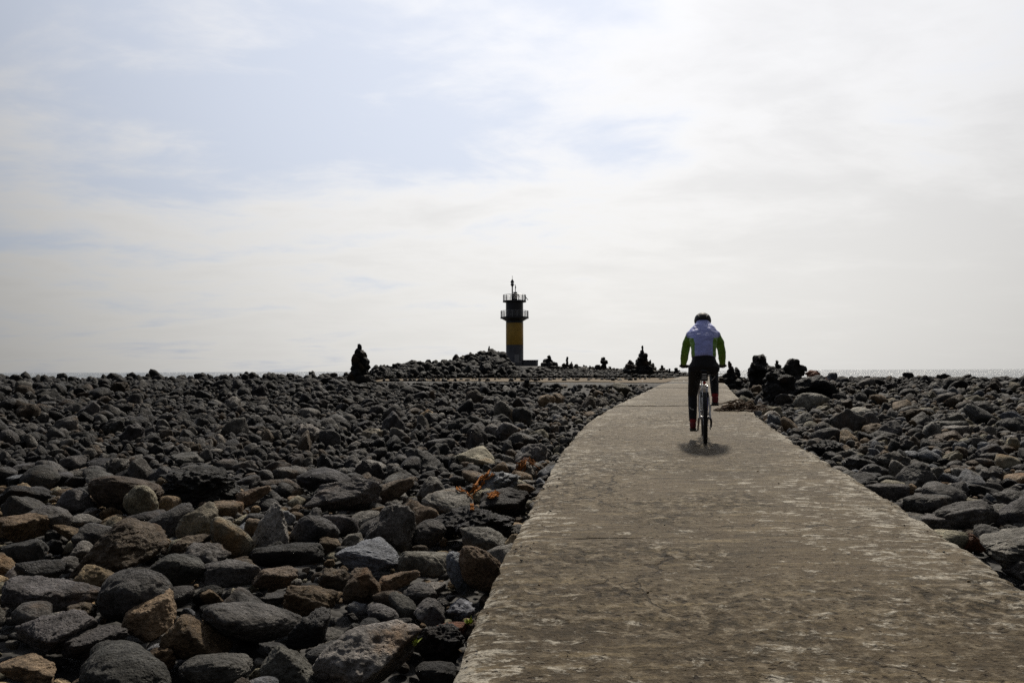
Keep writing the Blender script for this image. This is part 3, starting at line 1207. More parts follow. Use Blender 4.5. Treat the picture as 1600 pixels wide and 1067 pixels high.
merged_rocks("rubble", [q for q in REST if q['pos'].y < 11], "smaller rounded basalt stones filling the near shore between the boulders", True)
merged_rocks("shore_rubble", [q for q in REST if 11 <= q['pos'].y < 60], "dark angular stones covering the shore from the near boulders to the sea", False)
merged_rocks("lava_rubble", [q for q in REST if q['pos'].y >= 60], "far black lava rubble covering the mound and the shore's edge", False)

# grit and pebbles washed onto the path, mostly along its edges
GRIT = []
for k in range(420):
    y = 2.6 + 20 * frand.random() ** 2.0
    u = frand.choice([-1, 1]) * (1 - 0.8 * frand.random() ** 3)
    x = float(path_c(y)) + u * (PHW - 0.05)
    s = 0.006 + 0.02 * frand.random() ** 3
    GRIT.append(dict(pos=Vector((x, y, float(path_z(y)) + CAMZ + s * 0.15)), size=(s, s * 0.8, s * 0.6), rot=(0, 0, frand.uniform(0, 360)),
                     var=frand.randrange(NVAR), col=frand.choice(['grey', 'pale grey', 'pale grey', 'tan', 'tan', 'brown'])))
merged_rocks("grit", GRIT, "loose grit and pebbles lying on the concrete path", True)
# ---------------------------------------------------------------- lava crags, cairns
def at_depth(px, py, y):
    d = ray(px, py)
    return Vector((d.x * y, y, CAMZ + d.z * y))


CRAGS = [  # x0, x1, top, bottom (px), depth, style, colour, label
    (1168, 1212, 552, 614, 25.5, 'crag', 'black', "tallest craggy black lava rock standing beside the path"),
    (1186, 1238, 579, 634, 23.0, 'crag', 'black', "dark lava lump leaning in front of the tall lava rock"),
    (1219, 1258, 560, 612, 26.0, 'crag', 'charcoal', "knobbly lava rock with a crown-like top, behind the long ledge"),
    (1226, 1304, 589, 627, 23.8, 'slab', 'black', "long black lava ledge lying behind the pale round boulders"),
    (1258, 1292, 579, 608, 26.5, 'block', 'rust brown', "rust brown rock on the end of the long lava ledge"),
    (632, 664, 564, 582, 98.0, 'crag', 'black', "lone dark hump on the slope between tall cairn and lighthouse"),
    (1206, 1236, 573, 616, 26.0, 'crag', 'black', "low lava saddle joining the two tall lava rocks"),
]


def remeshed(mb, voxel, it, mats, name):
    me0 = new_mesh("tmp", mb.v, mb.f, ())
    o = bpy.data.objects.new("tmp", me0)
    COL.objects.link(o)
    m = o.modifiers.new("r", 'REMESH')
    m.mode = 'VOXEL'
    m.voxel_size = voxel
    m2 = o.modifiers.new("s", 'SMOOTH')
    m2.factor = 0.5
    m2.iterations = it
    dg = bpy.context.evaluated_depsgraph_get()
    ev = o.evaluated_get(dg)
    me = bpy.data.meshes.new_from_object(ev)
    bpy.data.objects.remove(o)
    bpy.data.meshes.remove(me0)
    me.name = name
    me.materials.clear()
    for q in mats:
        me.materials.append(q)
    me.polygons.foreach_set("use_smooth", np.ones(len(me.polygons), dtype=bool))
    return me


def lava_mesh(W, D, Hh, seed, prof, voxel):
    """frothy lava crag: many lumps fused into one body, then roughened; prof = half widths (0..1) from the foot up"""
    r = random.Random(seed)
    m = MB()
    nl = max(3, int(Hh / (W * 0.24)))
    for j in range(nl):
        fr = (j + 0.3) / nl
        w = float(np.interp(fr, np.linspace(0, 1, len(prof)), prof))
        for k in range(6):
            a = r.uniform(0, 6.28)
            rad = math.sqrt(r.random()) * w * 0.8
            s = W * r.uniform(0.09, 0.25) * (0.5 + 0.5 * w)
            bv_, bf_ = shape(r.choice(BY_STYLE['block'] + BY_STYLE['wedge'] + BY_STYLE['crag']), 3)
            M4 = Matrix.LocRotScale(Vector((rad * W / 2 * math.cos(a), rad * D / 2 * math.sin(a), Hh * fr + r.uniform(-.04, .04) * Hh)),
                                    Quaternion((r.gauss(0, 1), r.gauss(0, 1), r.gauss(0, 1), r.gauss(0, 1))).normalized(),
                                    Vector((s * r.uniform(1.8, 3.0), s * r.uniform(1.7, 2.6), s * r.uniform(1.5, 2.3))))
            m.add([M4 @ Vector(q) for q in bv_], [tuple(int(i) for i in q) for q in bf_])
        m.sphere((0, 0, Hh * fr), (w * W * 0.24, w * D * 0.24, Hh / nl * 0.9), 12, 8)
    me = remeshed(m, voxel, 0, (M_ROCK,), "lava_rock")
    nv = len(me.vertices)
    co = np.empty(nv * 3, dtype=np.float32)
    no = np.empty(nv * 3, dtype=np.float32)
    me.vertices.foreach_get("co", co)
    me.vertices.foreach_get("normal", no)
    co, no = co.reshape(-1, 3), no.reshape(-1, 3)
    lo, hi = co.min(0), co.max(0)
    co[:, 0] *= W / (hi[0] - lo[0])
    co[:, 2] = (co[:, 2] - lo[2]) * Hh / (hi[2] - lo[2])
    f = 2.6 / W
    d = np.array([0.09 * W * noise.fractal((p[0] * f + seed, p[1] * f, p[2] * f), 0.75, 2.1, 6) +
                  0.014 * W * (1 - 2 * abs(noise.noise((p[0] * f * 2.5, p[1] * f * 2.5 + seed, p[2] * f * 2.5)))) for p in co])
    co = co + no * d[:, None]
    me.vertices.foreach_set("co", co.astype(np.float32).ravel())
    me.polygons.foreach_set("use_smooth", np.zeros(len(me.polygons), dtype=bool))
    return me


PROFS = [(1.0, 1.05, 1.0, .97, .95, .92, .85, .72, .5, .25), (1.0, 1.05, 1.0, .95, .8, .55), (1.0, 1.0, 1.0, .95, .85, .75, .4, .15),
         (1.0, 1.0, 1.0, .95, .7), (1.0, .9, .6), (1.0, .9, .75, .4), (1.0, 1.0, .9, .7)]
for n, (x0, x1, yt, yb, d, st, cl, lab) in enumerate(CRAGS):
    cxp = (x0 + x1) / 2
    if d < 50:
        d = solve_on_ground(cxp, yb, 0.0)[1]
    a, b = at_depth(cxp, yt, d), at_depth(cxp, yb, d)
    W = (x1 - x0) * d / FPX * 1.08
    g = min(float(gz(b.x, d)), b.z) - 0.08
    Hh = a.z - g
    D = W * (0.85 if st != 'slab' else 0.42)
    o = link("lava_rock", lava_mesh(W, D, Hh, n * 17 + 11, PROFS[n], W / 17), None, label=lab, category="rock", group="craggy lava rocks")
    o.location = (a.x, d, g)
    o.color = tuple(1.5 * q for q in PAL[cl]) + (1.0,)

CAIRNS = [  # centre px, base y px, top y px, depth, widths (px) from base to top, stone px, label
    (561, 592, 541, 48.0, (36, 36, 34, 27, 27, 27, 26, 22, 10, 5), 13, "tall thick stone cairn standing alone over the rock field"),
    (750, 558, 550, 104.0, (10, 5, 3), 4, "little stone stack on the slope before the mound's top"),
    (764, 556, 542, 104.0, (9, 6, 4, 3, 2), 4, "slim stone spire on top of the lava mound"),
    (773, 556, 548, 104.0, (9, 6, 3), 4, "stubby stone stack next to the slim spire"),
    (781, 562, 553, 104.0, (12, 10, 6), 5, "rounded stone heap on the mound close to the lighthouse"),
    (858, 578, 556, 96.0, (24, 20, 18, 14, 9, 5), 6, "bell-shaped cairn next to the lighthouse annex"),
    (886, 580, 559, 94.0, (17, 12, 8, 4, 5, 3), 5, "thin cairn with a broad foot beyond the bell-shaped one"),
    (901, 580, 570, 94.0, (14, 9, 5), 5, "low pointed cairn beside the thin one"),
    (912, 580, 574, 94.0, (12, 8, 4), 5, "small heap of stones between two cairns"),
    (934, 581, 570, 92.0, (13, 10, 8), 5, "squat stone heap at the foot of the mushroom cairn"),
    (943, 581, 559, 92.0, (12, 7, 6, 6, 10, 7, 4), 5, "mushroom-topped cairn with a narrow neck"),
    (964, 583, 576, 90.0, (10, 5, 3), 4, "tiny stone stack in a dip of the skyline"),
    (985, 588, 565, 67.0, (26, 24, 19, 13, 7), 7, "hunched stone heap against the tallest pointed cairn"),
    (1004, 589, 541, 67.0, (27, 25, 23, 20, 17, 14, 10, 6, 4, 3), 7, "tallest pointed cairn ending in a stacked tip"),
    (1021, 588, 569, 74.0, (9, 6, 4, 4, 3), 5, "narrow stone post beside the tallest pointed cairn"),
    (1034, 588, 571, 74.0, (22, 15, 6, 3), 6, "low cairn with a pointed tip near the path's end"),
    (1057, 588, 576, 72.0, (12, 8, 4), 5, "small cairn at the path's end beside the cyclist's arm"),
    (1141, 598, 567, 40.0, (32, 28, 24, 14, 7, 4), 9, "heaped cairn with a small tip behind the cyclist's hand"),
    (1152, 598, 575, 41.0, (18, 14, 9, 5), 8, "smaller heap beside the cairn behind the cyclist's hand"),
    (1215, 594, 564, 41.0, (13, 9, 7, 9, 6, 4), 6, "little stack of stones between two lava rocks"),
    (871, 580, 571, 95.0, (12, 8, 4, 2), 5, "small pointed cairn close behind the bell-shaped one"),
    (893, 580, 566, 93.0, (10, 6, 4, 2), 4, "needle-like stack between the thin cairn and the low pointed one"),
    (922, 581, 572, 92.0, (14, 9, 4, 2), 5, "low peaked heap before the squat stone heap"),
    (953, 583, 573, 90.0, (12, 7, 3), 5, "little peak beyond the mushroom-topped cairn"),
    (975, 587, 575, 78.0, (14, 10, 5, 2), 6, "small peak at the foot of the hunched heap"),
    (1016, 588, 564, 67.0, (22, 16, 9, 3), 6, "shoulder stack built onto the tallest pointed cairn"),
    (1046, 588, 577, 73.0, (14, 9, 4, 2), 5, "last low cairn before the path's end"),
    (823, 606, 594, 40.0, (14, 9, 5), 6, "short dark stack on the near edge of the sandy track"),
]
crand = random.Random(3)
for cx, yb, yt, d, ws, sp, lab in CAIRNS:
    top, bot = at_depth(cx, yt, d), at_depth(cx, yb, d)
    g = min(float(gz(bot.x, d)) - 0.05, bot.z)
    Ht = top.z - g
    root = empty("stone_cairn", (bot.x, d, g), 0, label=lab, category="cairn", group="stone cairns on the skyline")
    if cx != 561:
        ws = tuple(w * (1.5 - 0.5 * i / (len(ws) - 1)) for i, w in enumerate(ws))
        sp *= 1.2
    nl = max(4, int(Ht / (sp * d / FPX * 0.72)))
    for j in range(nl):
        fr = j / max(nl - 1, 1)
        w = np.interp(fr, np.linspace(0, 1, len(ws)), ws) * d / FPX
        s = min(sp * d / FPX * crand.uniform(0.9, 1.25), max(w * 1.05, 0.06))
        lh = Ht / nl
        cnt = max(1, int(round(w / (s * 0.8))))
        spots = [(0.0, 0.0)]
        if cnt >= 2:
            rr = max(w - s, 0.05) / 2
            m = max(3, int(2 * math.pi * rr / (s * 0.8)))
            spots = [(rr * math.cos(2 * math.pi * (k + .5 * (j % 2)) / m), rr * math.sin(2 * math.pi * (k + .5 * (j % 2)) / m)) for k in range(m)]
            if rr > s * 0.6:
                spots.append((0, 0))
        for (ux, uy) in spots:
            st = crand.choice(['block', 'crag', 'slab', 'block'])
            q = link("stone", rock_mesh(crand.choice(BY_STYLE[st]), 4 if sp >= 9 else 3), root)
            q.location = (ux + crand.uniform(-.14, .14) * s, uy + crand.uniform(-.14, .14) * s, (j + 0.5) * lh + crand.uniform(-.1, .1) * lh)
            q.scale = (s * crand.uniform(1.15, 1.75), s * crand.uniform(1.15, 1.6), lh * crand.uniform(1.4, 2.1))
            q.rotation_euler = (crand.uniform(-.16, .16), crand.uniform(-.16, .16), crand.uniform(0, 6.28))
            q.color = PAL[crand.choice(['black', 'charcoal', 'charcoal', 'dark brown'])] + (1.0,)

# ---------------------------------------------------------------- lighthouse
LD = 130.0
LZ = lambda py: at_depth(804, py, LD).z
PXM = LD / FPX
M_LBLACK = paint("lighthouse_black_paint", (0.022, 0.022, 0.026), 0.45, var=0.25, scale=1.2)
M_LYEL = paint("lighthouse_yellow_paint", (0.46, 0.27, 0.035), 0.5, var=0.15, scale=1.0)
M_LSLATE = paint("lighthouse_slate_base", (0.085, 0.086, 0.098), 0.6, var=0.2, scale=1.0)  # slate grey for the lowest band, paler than the black upper one
M_LCONC = paint("lighthouse_plinth_concrete", (0.10, 0.10, 0.105), 0.85, var=0.2, scale=0.8, spec=0.2)
M_STEEL = paint("galvanised_steel", (0.28, 0.28, 0.29), 0.45, metal=0.6, var=0.15)
M_DARKM = paint("dark_steel", (0.03, 0.03, 0.033), 0.4, metal=0.3, var=0.2)
M_LENS = paint("lantern_lens", (0.6, 0.6, 0.58), 0.15, var=0.05)
M_PANEL = paint("solar_cells", (0.012, 0.014, 0.03), 0.2, var=0.1)
lc = at_depth(804.3, 572, LD)
base_z = min(lc.z, float(gz(lc.x, LD))) - 0.3
lh = empty("lighthouse", (lc.x, LD, base_z), label="black and yellow striped lighthouse with railed galleries on the lava mound", category="lighthouse")
zz_ = lambda py: LZ(py) - base_z
TR = 13.6 * PXM


def ring_prof(r, z0, z1, ch=0.02):
    return [(r - ch, z0), (r, z0 + ch), (r, z1 - ch), (r - ch, z1)]


z_foot, z_by, z_yk, z_gal, z_deck = 0.0, zz_(539), zz_(505), zz_(496), zz_(471)
MB().lathe([(TR + 0.14, z_foot), (TR + 0.14, zz_(566)), (TR + 0.02, zz_(565)), (TR, zz_(564.6)), (TR, z_by)], n=64).build("lower_tower", M_LSLATE, lh, label="slate coloured lowest band of the tower")
MB().lathe([(TR - 0.01, z_by - 0.02), (TR + 0.004, z_by + 0.005), (TR + 0.004, z_yk - 0.005), (TR - 0.01, z_yk + 0.02)], n=64).build("yellow_band", M_LYEL, lh, label="mustard yellow middle band")
MB().lathe([(TR, z_yk), (TR, z_deck - 0.02)], n=64).build("upper_tower", M_LBLACK, lh, label="black upper band of the tower")


def railing(parent, r, z0, z1, nposts, gap=None):
    for k in range(nposts):
        a = 2 * math.pi * k / nposts
        MB().tube([(r * math.cos(a), r * math.sin(a), z0), (r * math.cos(a), r * math.sin(a), z1)], 0.035, 6).build("post", M_STEEL, parent)
    for zr in (z1, z0 + (z1 - z0) * 0.66, z0 + (z1 - z0) * 0.33):
        pts = [(r * math.cos(2 * math.pi * k / 48), r * math.sin(2 * math.pi * k / 48), zr) for k in range(49)]
        MB().tube(pts, 0.032 if zr == z1 else 0.022, 6, cap=False).build("rail", M_STEEL, parent)
    # thin balusters
    b = MB()
    for k in range(nposts * 4):
        a = 2 * math.pi * (k + 0.5) / (nposts * 4)
        b.tube([(r * math.cos(a), r * math.sin(a), z0), (r * math.cos(a), r * math.sin(a), z1)], 0.012, 5)
    b.build("balusters", M_STEEL, parent)


GR, DR = 22.2 * PXM, 18.3 * PXM
gal = MB().lathe([(TR - 0.05, z_gal - 0.62), (TR + 0.02, z_gal - 0.60), (GR - 0.18, z_gal - 0.20), (GR, z_gal - 0.18), (GR, z_gal + 0.06), (TR - 0.05, z_gal + 0.06)], n=64).build("gallery", M_LBLACK, lh)
railing(gal, GR - 0.08, z_gal + 0.06, zz_(486), 18)
dk = MB().lathe([(TR - 0.3, z_deck - 0.14), (DR, z_deck - 0.12), (DR, z_deck + 0.10), (0.3, z_deck + 0.12)], n=64).build("top_deck", M_LBLACK, lh)
railing(dk, DR - 0.07, z_deck + 0.1, zz_(461), 16)
xo = lambda px: (px - 804.3) * PXM
mast = MB().tube([(xo(801), -0.1, z_deck), (xo(801), -0.1, zz_(449))], 0.11, 10).build("mast", M_STEEL, lh)
MB().lathe([(0.08, zz_(449.5)), (0.15, zz_(447.5)), (0.30, zz_(445)), (0.30, zz_(444.4))], (xo(801), -0.1, 0), 20).build("lantern_base", M_DARKM, mast)
MB().lathe([(0.22, zz_(444.4)), (0.24, zz_(443)), (0.22, zz_(441.6))], (xo(801), -0.1, 0), 20).build("lantern_lens", M_LENS, mast)
MB().lathe([(0.29, zz_(441.6)), (0.31, zz_(441)), (0.22, zz_(439)), (0.10, zz_(437.2)), (0.05, zz_(436.4))], (xo(801), -0.1, 0), 20).build("lantern_cap", M_DARKM, mast)
MB().tube([(xo(801), -0.1, zz_(436.6)), (xo(801), -0.1, zz_(431))], 0.03, 6).build("lightning_rod", M_DARKM, mast)
ant = MB().tube([(xo(805.7), 0.1, z_deck), (xo(805.7), 0.1, zz_(446)), (xo(805), 0.1, zz_(444.6))], [0.07, 0.06, 0.05], 8).build("antenna", M_STEEL, lh)
MB().box((xo(806.2), 0.1, zz_(449)), (0.14, 0.14, 0.28)).build("antenna_unit", M_DARKM, ant)
MB().box((xo(804), 0, (z_deck + zz_(460)) / 2 + .05), (0.95, 0.9, zz_(460) - z_deck - .1)).box((xo(805.5), 0, zz_(458.3)), (0.62, 0.7, 0.36)).build("equipment_box", M_DARKM, lh)
for (pa, pb) in (((807, 457.5), (812.5, 463.5)), ((819.5, 461.5), (825.5, 469))):
    A, B = Vector((xo(pa[0]), 0, zz_(pa[1]))), Vector((xo(pb[0]), 0, zz_(pb[1])))
    ang = math.atan2(B.z - A.z, B.x - A.x)
    m3 = Matrix.Rotation(-ang, 3, 'Y')
    p = MB().box((A + B) / 2, ((B - A).length, 0.9, 0.07), m3).build("solar_panel", M_PANEL, lh, False)
    MB().tube([(A + B) / 2 + Vector((0, 0, -0.03)), ((A.x + B.x) / 2 - 0.35, 0, z_deck + 0.1)], 0.04, 6).build("panel_bracket", M_DARKM, p)
MB().box((xo(807.5), -TR - 0.03, zz_(560.5)), (0.75, 0.10, 1.35)).build("door", M_STEEL, lh, False)
an = MB().box((xo(828.8), 0.2, (zz_(562.8) + 0) / 2), (2.35, 2.6, zz_(562.8))).box((xo(828.8), 0.2, zz_(562.8) - 0.06), (2.5, 2.75, 0.16)).build("annex", M_LCONC, lh, False)
MB().box((xo(838.6), -1.13, zz_(567.5)), (0.36, 0.08, 0.8)).build("annex_pale_end", M_STEEL, an, False)  # paler panel at the right-hand end of the annex
MB().lathe(ring_prof(TR + 0.5, -0.3, zz_(569.5)), n=48).build("plinth", M_LCONC, lh)

# ---------------------------------------------------------------- bicycle (local: +Y forward, origin at the rear tyre's contact point)
d_ = ray(1102, 693)
tt = 8.0
while CAMZ + d_.z * tt > float(path_z(tt)) + CAMZ and tt < 16:
    tt += 0.005
BIKE_POS = Vector((d_.x * tt, tt, float(path_z(tt)) + CAMZ + 0.004))
BIKE_ROT = (R(1.7), 0, R(-12.2))
M_RUB = paint("tyre_rubber", (0.016, 0.016, 0.017), 0.75, var=0.3, scale=30, spec=0.3)
M_RIM = paint("rim_alloy", (0.16, 0.16, 0.17), 0.35, metal=0.8, var=0.1)
M_WHITE = paint("frame_white_paint", (0.72, 0.72, 0.72), 0.28, var=0.05)
M_BLUE = paint("frame_blue_paint", (0.06, 0.085, 0.36), 0.3, var=0.08)
M_ALU = paint("bare_alloy", (0.42, 0.42, 0.43), 0.35, metal=0.85, var=0.1)
M_BLK = paint("black_plastic", (0.014, 0.014, 0.015), 0.5, var=0.2)
M_GREYR = paint("reflective_tape", (0.5, 0.5, 0.5), 0.4, var=0.05)
M_RED = paint("red_reflector", (0.5, 0.02, 0.015), 0.25, var=0.05)
bike = empty("bicycle", BIKE_POS, label="white and blue mountain bike ridden away along the concrete path", category="bicycle")
bike.rotation_euler = BIKE_ROT
WR = 0.335


def wheel(y):
    w = empty("wheel", (0, y, WR), parent=bike)
    t = MB().torus((0, 0, 0), WR - 0.026, 0.026, 72, 12)
    for i in range(72):
        a = 2 * math.pi * i / 72
        for sx in (-0.013, 0.013):
            aa = a + (0.04 if sx > 0 else 0)
            m3 = Matrix.Rotation(aa, 3, 'X')
            t.box(m3 @ Vector((sx, WR - 0.003, 0)), (0.014, 0.008, 0.012), m3)
    t.build("tyre", M_RUB, w)
    MB().torus((0, 0, 0), WR - 0.058, 0.013, 56, 8, 0.8).build("rim", M_RIM, w)
    MB().lathe([(0.012, -0.065), (0.024, -0.06), (0.018, -0.03), (0.018, 0.03), (0.024, 0.06), (0.012, 0.065)], axis='X', n=16).build("hub", M_ALU, w)
    s = MB()
    for i in range(28):
        a = 2 * math.pi * i / 28
        b = a + (0.5 if (i // 2) % 2 else -0.5)
        sx = 0.03 if i % 2 else -0.03
        s.tube([(sx, 0.022 * math.cos(b), 0.022 * math.sin(b)), (0, (WR - 0.06) * math.cos(a), (WR - 0.06) * math.sin(a))], 0.0013, 4)
    s.build("spokes", M_ALU, w)
    return w


wheel(0.0)
wheel(1.06)
BBp = Vector((0, 0.43, 0.30))
ST = Vector((0, 0.285, 0.76))
HT, HB = Vector((0, 0.88, 0.86)), Vector((0, 0.925, 0.73))
fr = MB()
fr.tube([BBp, ST], 0.018, 12)
fr.tube([ST + Vector((0, 0.01, -0.05)), HT], 0.018, 12)
fr.tube([BBp, HB], 0.024, 12)
fr.tube([HT, HB], 0.026, 12)
fr.tube([BBp + Vector((-.045, 0, 0)), BBp + Vector((.045, 0, 0))], 0.026, 12)
fr.build("frame", M_WHITE, bike)
for s in (-1, 1):
    MB().tube([ST + Vector((s * 0.028, -0.005, -0.05)), (s * 0.055, 0.16, 0.60), (s * 0.070, 0.0, WR)], [0.012, 0.012, 0.011], 10).build("seat_stay", M_WHITE, bike)
    MB().tube([BBp + Vector((s * 0.04, -0.02, 0)), (s * 0.06, 0.2, 0.315), (s * 0.070, 0.0, WR)], [0.013, 0.012, 0.011], 10).build("chain_stay", M_BLUE if s > 0 else M_WHITE, bike)
    MB().tube([(s * 0.05, 0.935, 0.71), (s * 0.058, 1.0, 0.5), (s * 0.058, 1.06, WR)], [0.018, 0.016, 0.013], 10).build("fork_leg", M_BLUE if s > 0 else M_WHITE, bike)
MB().tube([(-0.055, 0.935, 0.71), (0.055, 0.935, 0.71)], 0.022, 10).tube([HB, (0, 0.935, 0.70)], 0.02, 10).build("fork_crown", M_WHITE, bike)
MB().tube([ST, (0, 0.245, 0.925)], 0.0145, 12).build("seat_post", M_ALU, bike)
sd = MB()
sd.sphere((0, 0.185, 0.945), (0.075, 0.11, 0.032), 18, 10).tube([(0, 0.2, 0.945), (0, 0.33, 0.95), (0, 0.42, 0.942)], [0.05, 0.03, 0.018], 12)
sd.build("saddle", M_BLK, bike)
bag = MB()
for (yy, zc, sx, sz) in ((0.10, 0.865, 0.085, 0.105), (0.17, 0.875, 0.095, 0.10)):
    bag.box((0, yy, zc), (sx, 0.10, sz))
bg_o = bag.build("saddle_bag", M_BLK, bike, False)
for zc, sx in ((0.905, 0.055), (0.873, 0.05), (0.848, 0.07)):
    MB().box((0, 0.047, zc), (sx, 0.004, 0.012)).build("reflective_strip", M_GREYR, bg_o, False)
MB().lathe([(0.016, -0.012), (0.022, -0.006), (0.022, 0.006), (0.014, 0.012)], (0, 0.075, 0.79), 14, 'Y').tube([(0, 0.08, 0.79), (0, 0.245, 0.80)], 0.006, 6).build("rear_reflector", M_RED, bike)
HBZ, HBY = 1.0, 0.885
MB().tube([HT, (0, 0.872, 0.95), (0, HBY, HBZ)], 0.018, 10).build("stem", M_BLK, bike)
bar = MB().tube([(-0.31, HBY - 0.03, HBZ - 0.003), (-0.12, HBY, HBZ), (0.12, HBY, HBZ), (0.31, HBY - 0.03, HBZ - 0.003)], 0.0125, 10).build("handlebar", M_BLK, bike)
for s in (-1, 1):
    MB().tube([(s * 0.20, HBY - 0.014, HBZ - 0.002), (s * 0.325, HBY - 0.033, HBZ - 0.004)], 0.0165, 12).build("grip", M_BLK, bar)
    MB().tube([(s * 0.17, HBY + 0.01, HBZ - 0.01), (s * 0.20, HBY + 0.055, HBZ - 0.025), (s * 0.29, HBY + 0.045, HBZ - 0.035)], [0.009, 0.008, 0.006], 8).build("brake_lever", M_ALU, bar)
ck = MB().lathe([(0.085, -0.002), (0.09, 0.0), (0.085, 0.002)], BBp + Vector((0.05, 0, 0)), 32, 'X').build("chainring", M_DARKM, bike)
ca = MB()
for k in range(6):
    ca.lathe([(0.022 + 0.006 * k, -0.001), (0.022 + 0.006 * k, 0.001)], (0.045 - 0.004 * k, 0, WR), 24, 'X')
ca.build("cassette", M_DARKM, bike)
PED = {-1: Vector((0, 0.43, 0.125)), 1: Vector((0, 0.43, 0.475))}
for s in (-1, 1):
    MB().tube([BBp + Vector((s * 0.07, 0, 0)), PED[s] + Vector((s * 0.085, 0, 0))], [0.016, 0.012], 8).build("crank", M_ALU, bike)
    MB().box(PED[s] + Vector((s * 0.145, 0, 0)), (0.095, 0.085, 0.022)).tube([PED[s] + Vector((s * 0.08, 0, 0)), PED[s] + Vector((s * 0.16, 0, 0))], 0.008, 6).build("pedal", M_BLK, bike)
MB().tube([(0.075, 0.0, WR - 0.02), (0.08, 0.03, WR - 0.06), (0.075, 0.035, WR - 0.13)], [0.016, 0.014, 0.012], 8).lathe([(0.024, -0.004), (0.024, 0.004)], (0.07, 0.03, WR - 0.075), 12, 'X').lathe([(0.024, -0.004), (0.024, 0.004)], (0.07, 0.038, WR - 0.135), 12, 'X').build("derailleur", M_DARKM, bike)
ch = MB()
ch.tube([(0.05, 0.43, 0.39), (0.045, 0.0, WR + 0.045)], 0.004, 6).tube([(0.05, 0.43, 0.21), (0.065, 0.038, WR - 0.155)], 0.004, 6)
ch.build("chain", M_DARKM, bike)
for s in (-1, 1):
    MB().tube([(s * 0.045, 0.10, 0.60), (s * 0.042, 0.07, 0.665)], [0.010, 0.012], 6).box((s * 0.036, 0.085, 0.612), (0.018, 0.06, 0.018)).build("brake_arm", M_BLK, bike)

# ---------------------------------------------------------------- the rider
def loft(mb, rings, n=24):
    """rings: (centre, rx, ry, forward tilt in degrees)"""
    v, f = [], []
    for c, rx, ry, tl in rings:
        m3 = Matrix.Rotation(R(-tl), 3, 'X')
        for k in range(n):
            a = 2 * math.pi * k / n
            v.append(Vector(c) + m3 @ Vector((rx * math.cos(a), ry * math.sin(a), 0)))
    for i in range(len(rings) - 1):
        for k in range(n):
            k2 = (k + 1) % n
            f.append((i * n + k, i * n + k2, (i + 1) * n + k2, (i + 1) * n + k))
    f.append(tuple(range(n - 1, -1, -1)))
    f.append(tuple((len(rings) - 1) * n + k for k in range(n)))
    mb.add(v, f)


def fabric(name, col, rough=0.7, sheen=0.0, fold=0.5, scale=9.0, spec=0.3):
    m, t, b = fill_material(name)
    tc = nn(t, "ShaderNodeTexCoord")
    n1 = noise_tex(t, mapping(t, tc.outputs["Object"], scale=(1.0, 1.0, 2.2), rot=(0.2, 0.3, 0.0)), scale, 4.0, 0.55, 0.6)
    f = smooth(t, n1, 0.3, 0.7, 0.86, 1.14)
    s = nn(t, "ShaderNodeVectorMath", operation='SCALE')
    s.inputs[0].default_value = col
    lk(t, f, s.inputs["Scale"])
    lk(t, s.outputs[0], b.inputs["Base Color"])
    bp = nn(t, "ShaderNodeBump")
    bp.inputs["Strength"].default_value = fold
    bp.inputs["Distance"].default_value = 0.03
    lk(t, n1, bp.inputs["Height"])
    lk(t, bp.outputs[0], b.inputs["Normal"])
    b.inputs["Roughness"].default_value = rough
    b.inputs["Specular IOR Level"].default_value = spec
    return m


M_SKIN = paint("skin", (0.42, 0.25, 0.17), 0.55, var=0.08)
M_JBLUE = fabric("jacket_lavender_blue", (0.36, 0.395, 0.80), 0.45, fold=0.8, scale=7.0, spec=0.5)
M_JGREEN = fabric("jacket_green", (0.15, 0.30, 0.035), 0.55, fold=0.8, scale=8.0)
M_JHEM = fabric("jacket_hem_grey", (0.42, 0.42, 0.55), 0.6, fold=0.3)
M_TROU = fabric("trousers_black", (0.014, 0.014, 0.017), 0.75, fold=0.9, scale=8.0)
M_GLOVE = fabric("glove_black", (0.016, 0.016, 0.018), 0.7)
M_SHOE = fabric("shoe_red", (0.16, 0.018, 0.022), 0.55, fold=0.3)
M_SOLE = paint("shoe_sole", (0.02, 0.018, 0.018), 0.7, var=0.2)
M_SOCK = fabric("sock_red", (0.30, 0.03, 0.035), 0.8, fold=0.3)
M_HELM = paint("helmet_black", (0.008, 0.008, 0.009), 0.6, var=0.2, scale=20)
M_HAIR = paint("hair_black", (0.012, 0.011, 0.010), 0.5, var=0.3, scale=40)

HIP = {-1: Vector((-0.105, 0.24, 0.985)), 1: Vector((0.105, 0.25, 0.99))}
KNEE = {-1: Vector((-0.150, 0.53, 0.60)), 1: Vector((0.140, 0.68, 0.93))}
ANK = {-1: Vector((-0.152, 0.375, 0.225)), 1: Vector((0.145, 0.365, 0.575))}
SHO = {-1: Vector((-0.185, 0.50, 1.43)), 1: Vector((0.185, 0.50, 1.43))}
ELB = {-1: Vector((-0.246, 0.60, 1.19)), 1: Vector((0.250, 0.60, 1.19))}
WRI = {-1: Vector((-0.268, 0.81, 1.03)), 1: Vector((0.268, 0.81, 1.03))}
TORSO = [((0, .235, 1.00), .150, .115, 15), ((0, .265, 1.12), .142, .105, 22), ((0, .31, 1.23), .148, .105, 28), ((0, .375, 1.34), .165, .105, 34),
         ((0, .445, 1.42), .170, .095, 40), ((0, .51, 1.485), .125, .080, 45), ((0, .56, 1.53), .070, .065, 45)]
body = MB()
loft(body, TORSO)
body.capsule((0, .54, 1.50), (0, .63, 1.60), .058, .06)
HC = Vector((0, 0.655, 1.622))
body.sphere(HC, (0.074, 0.092, 0.108), 20, 14)
body.sphere(HC + Vector((0, .035, -.055)), (0.055, 0.062, 0.065), 16, 10)
body.capsule(HC + Vector((0, .09, .005)), HC + Vector((0, .112, -.028)), .010, .016, 8)      # nose
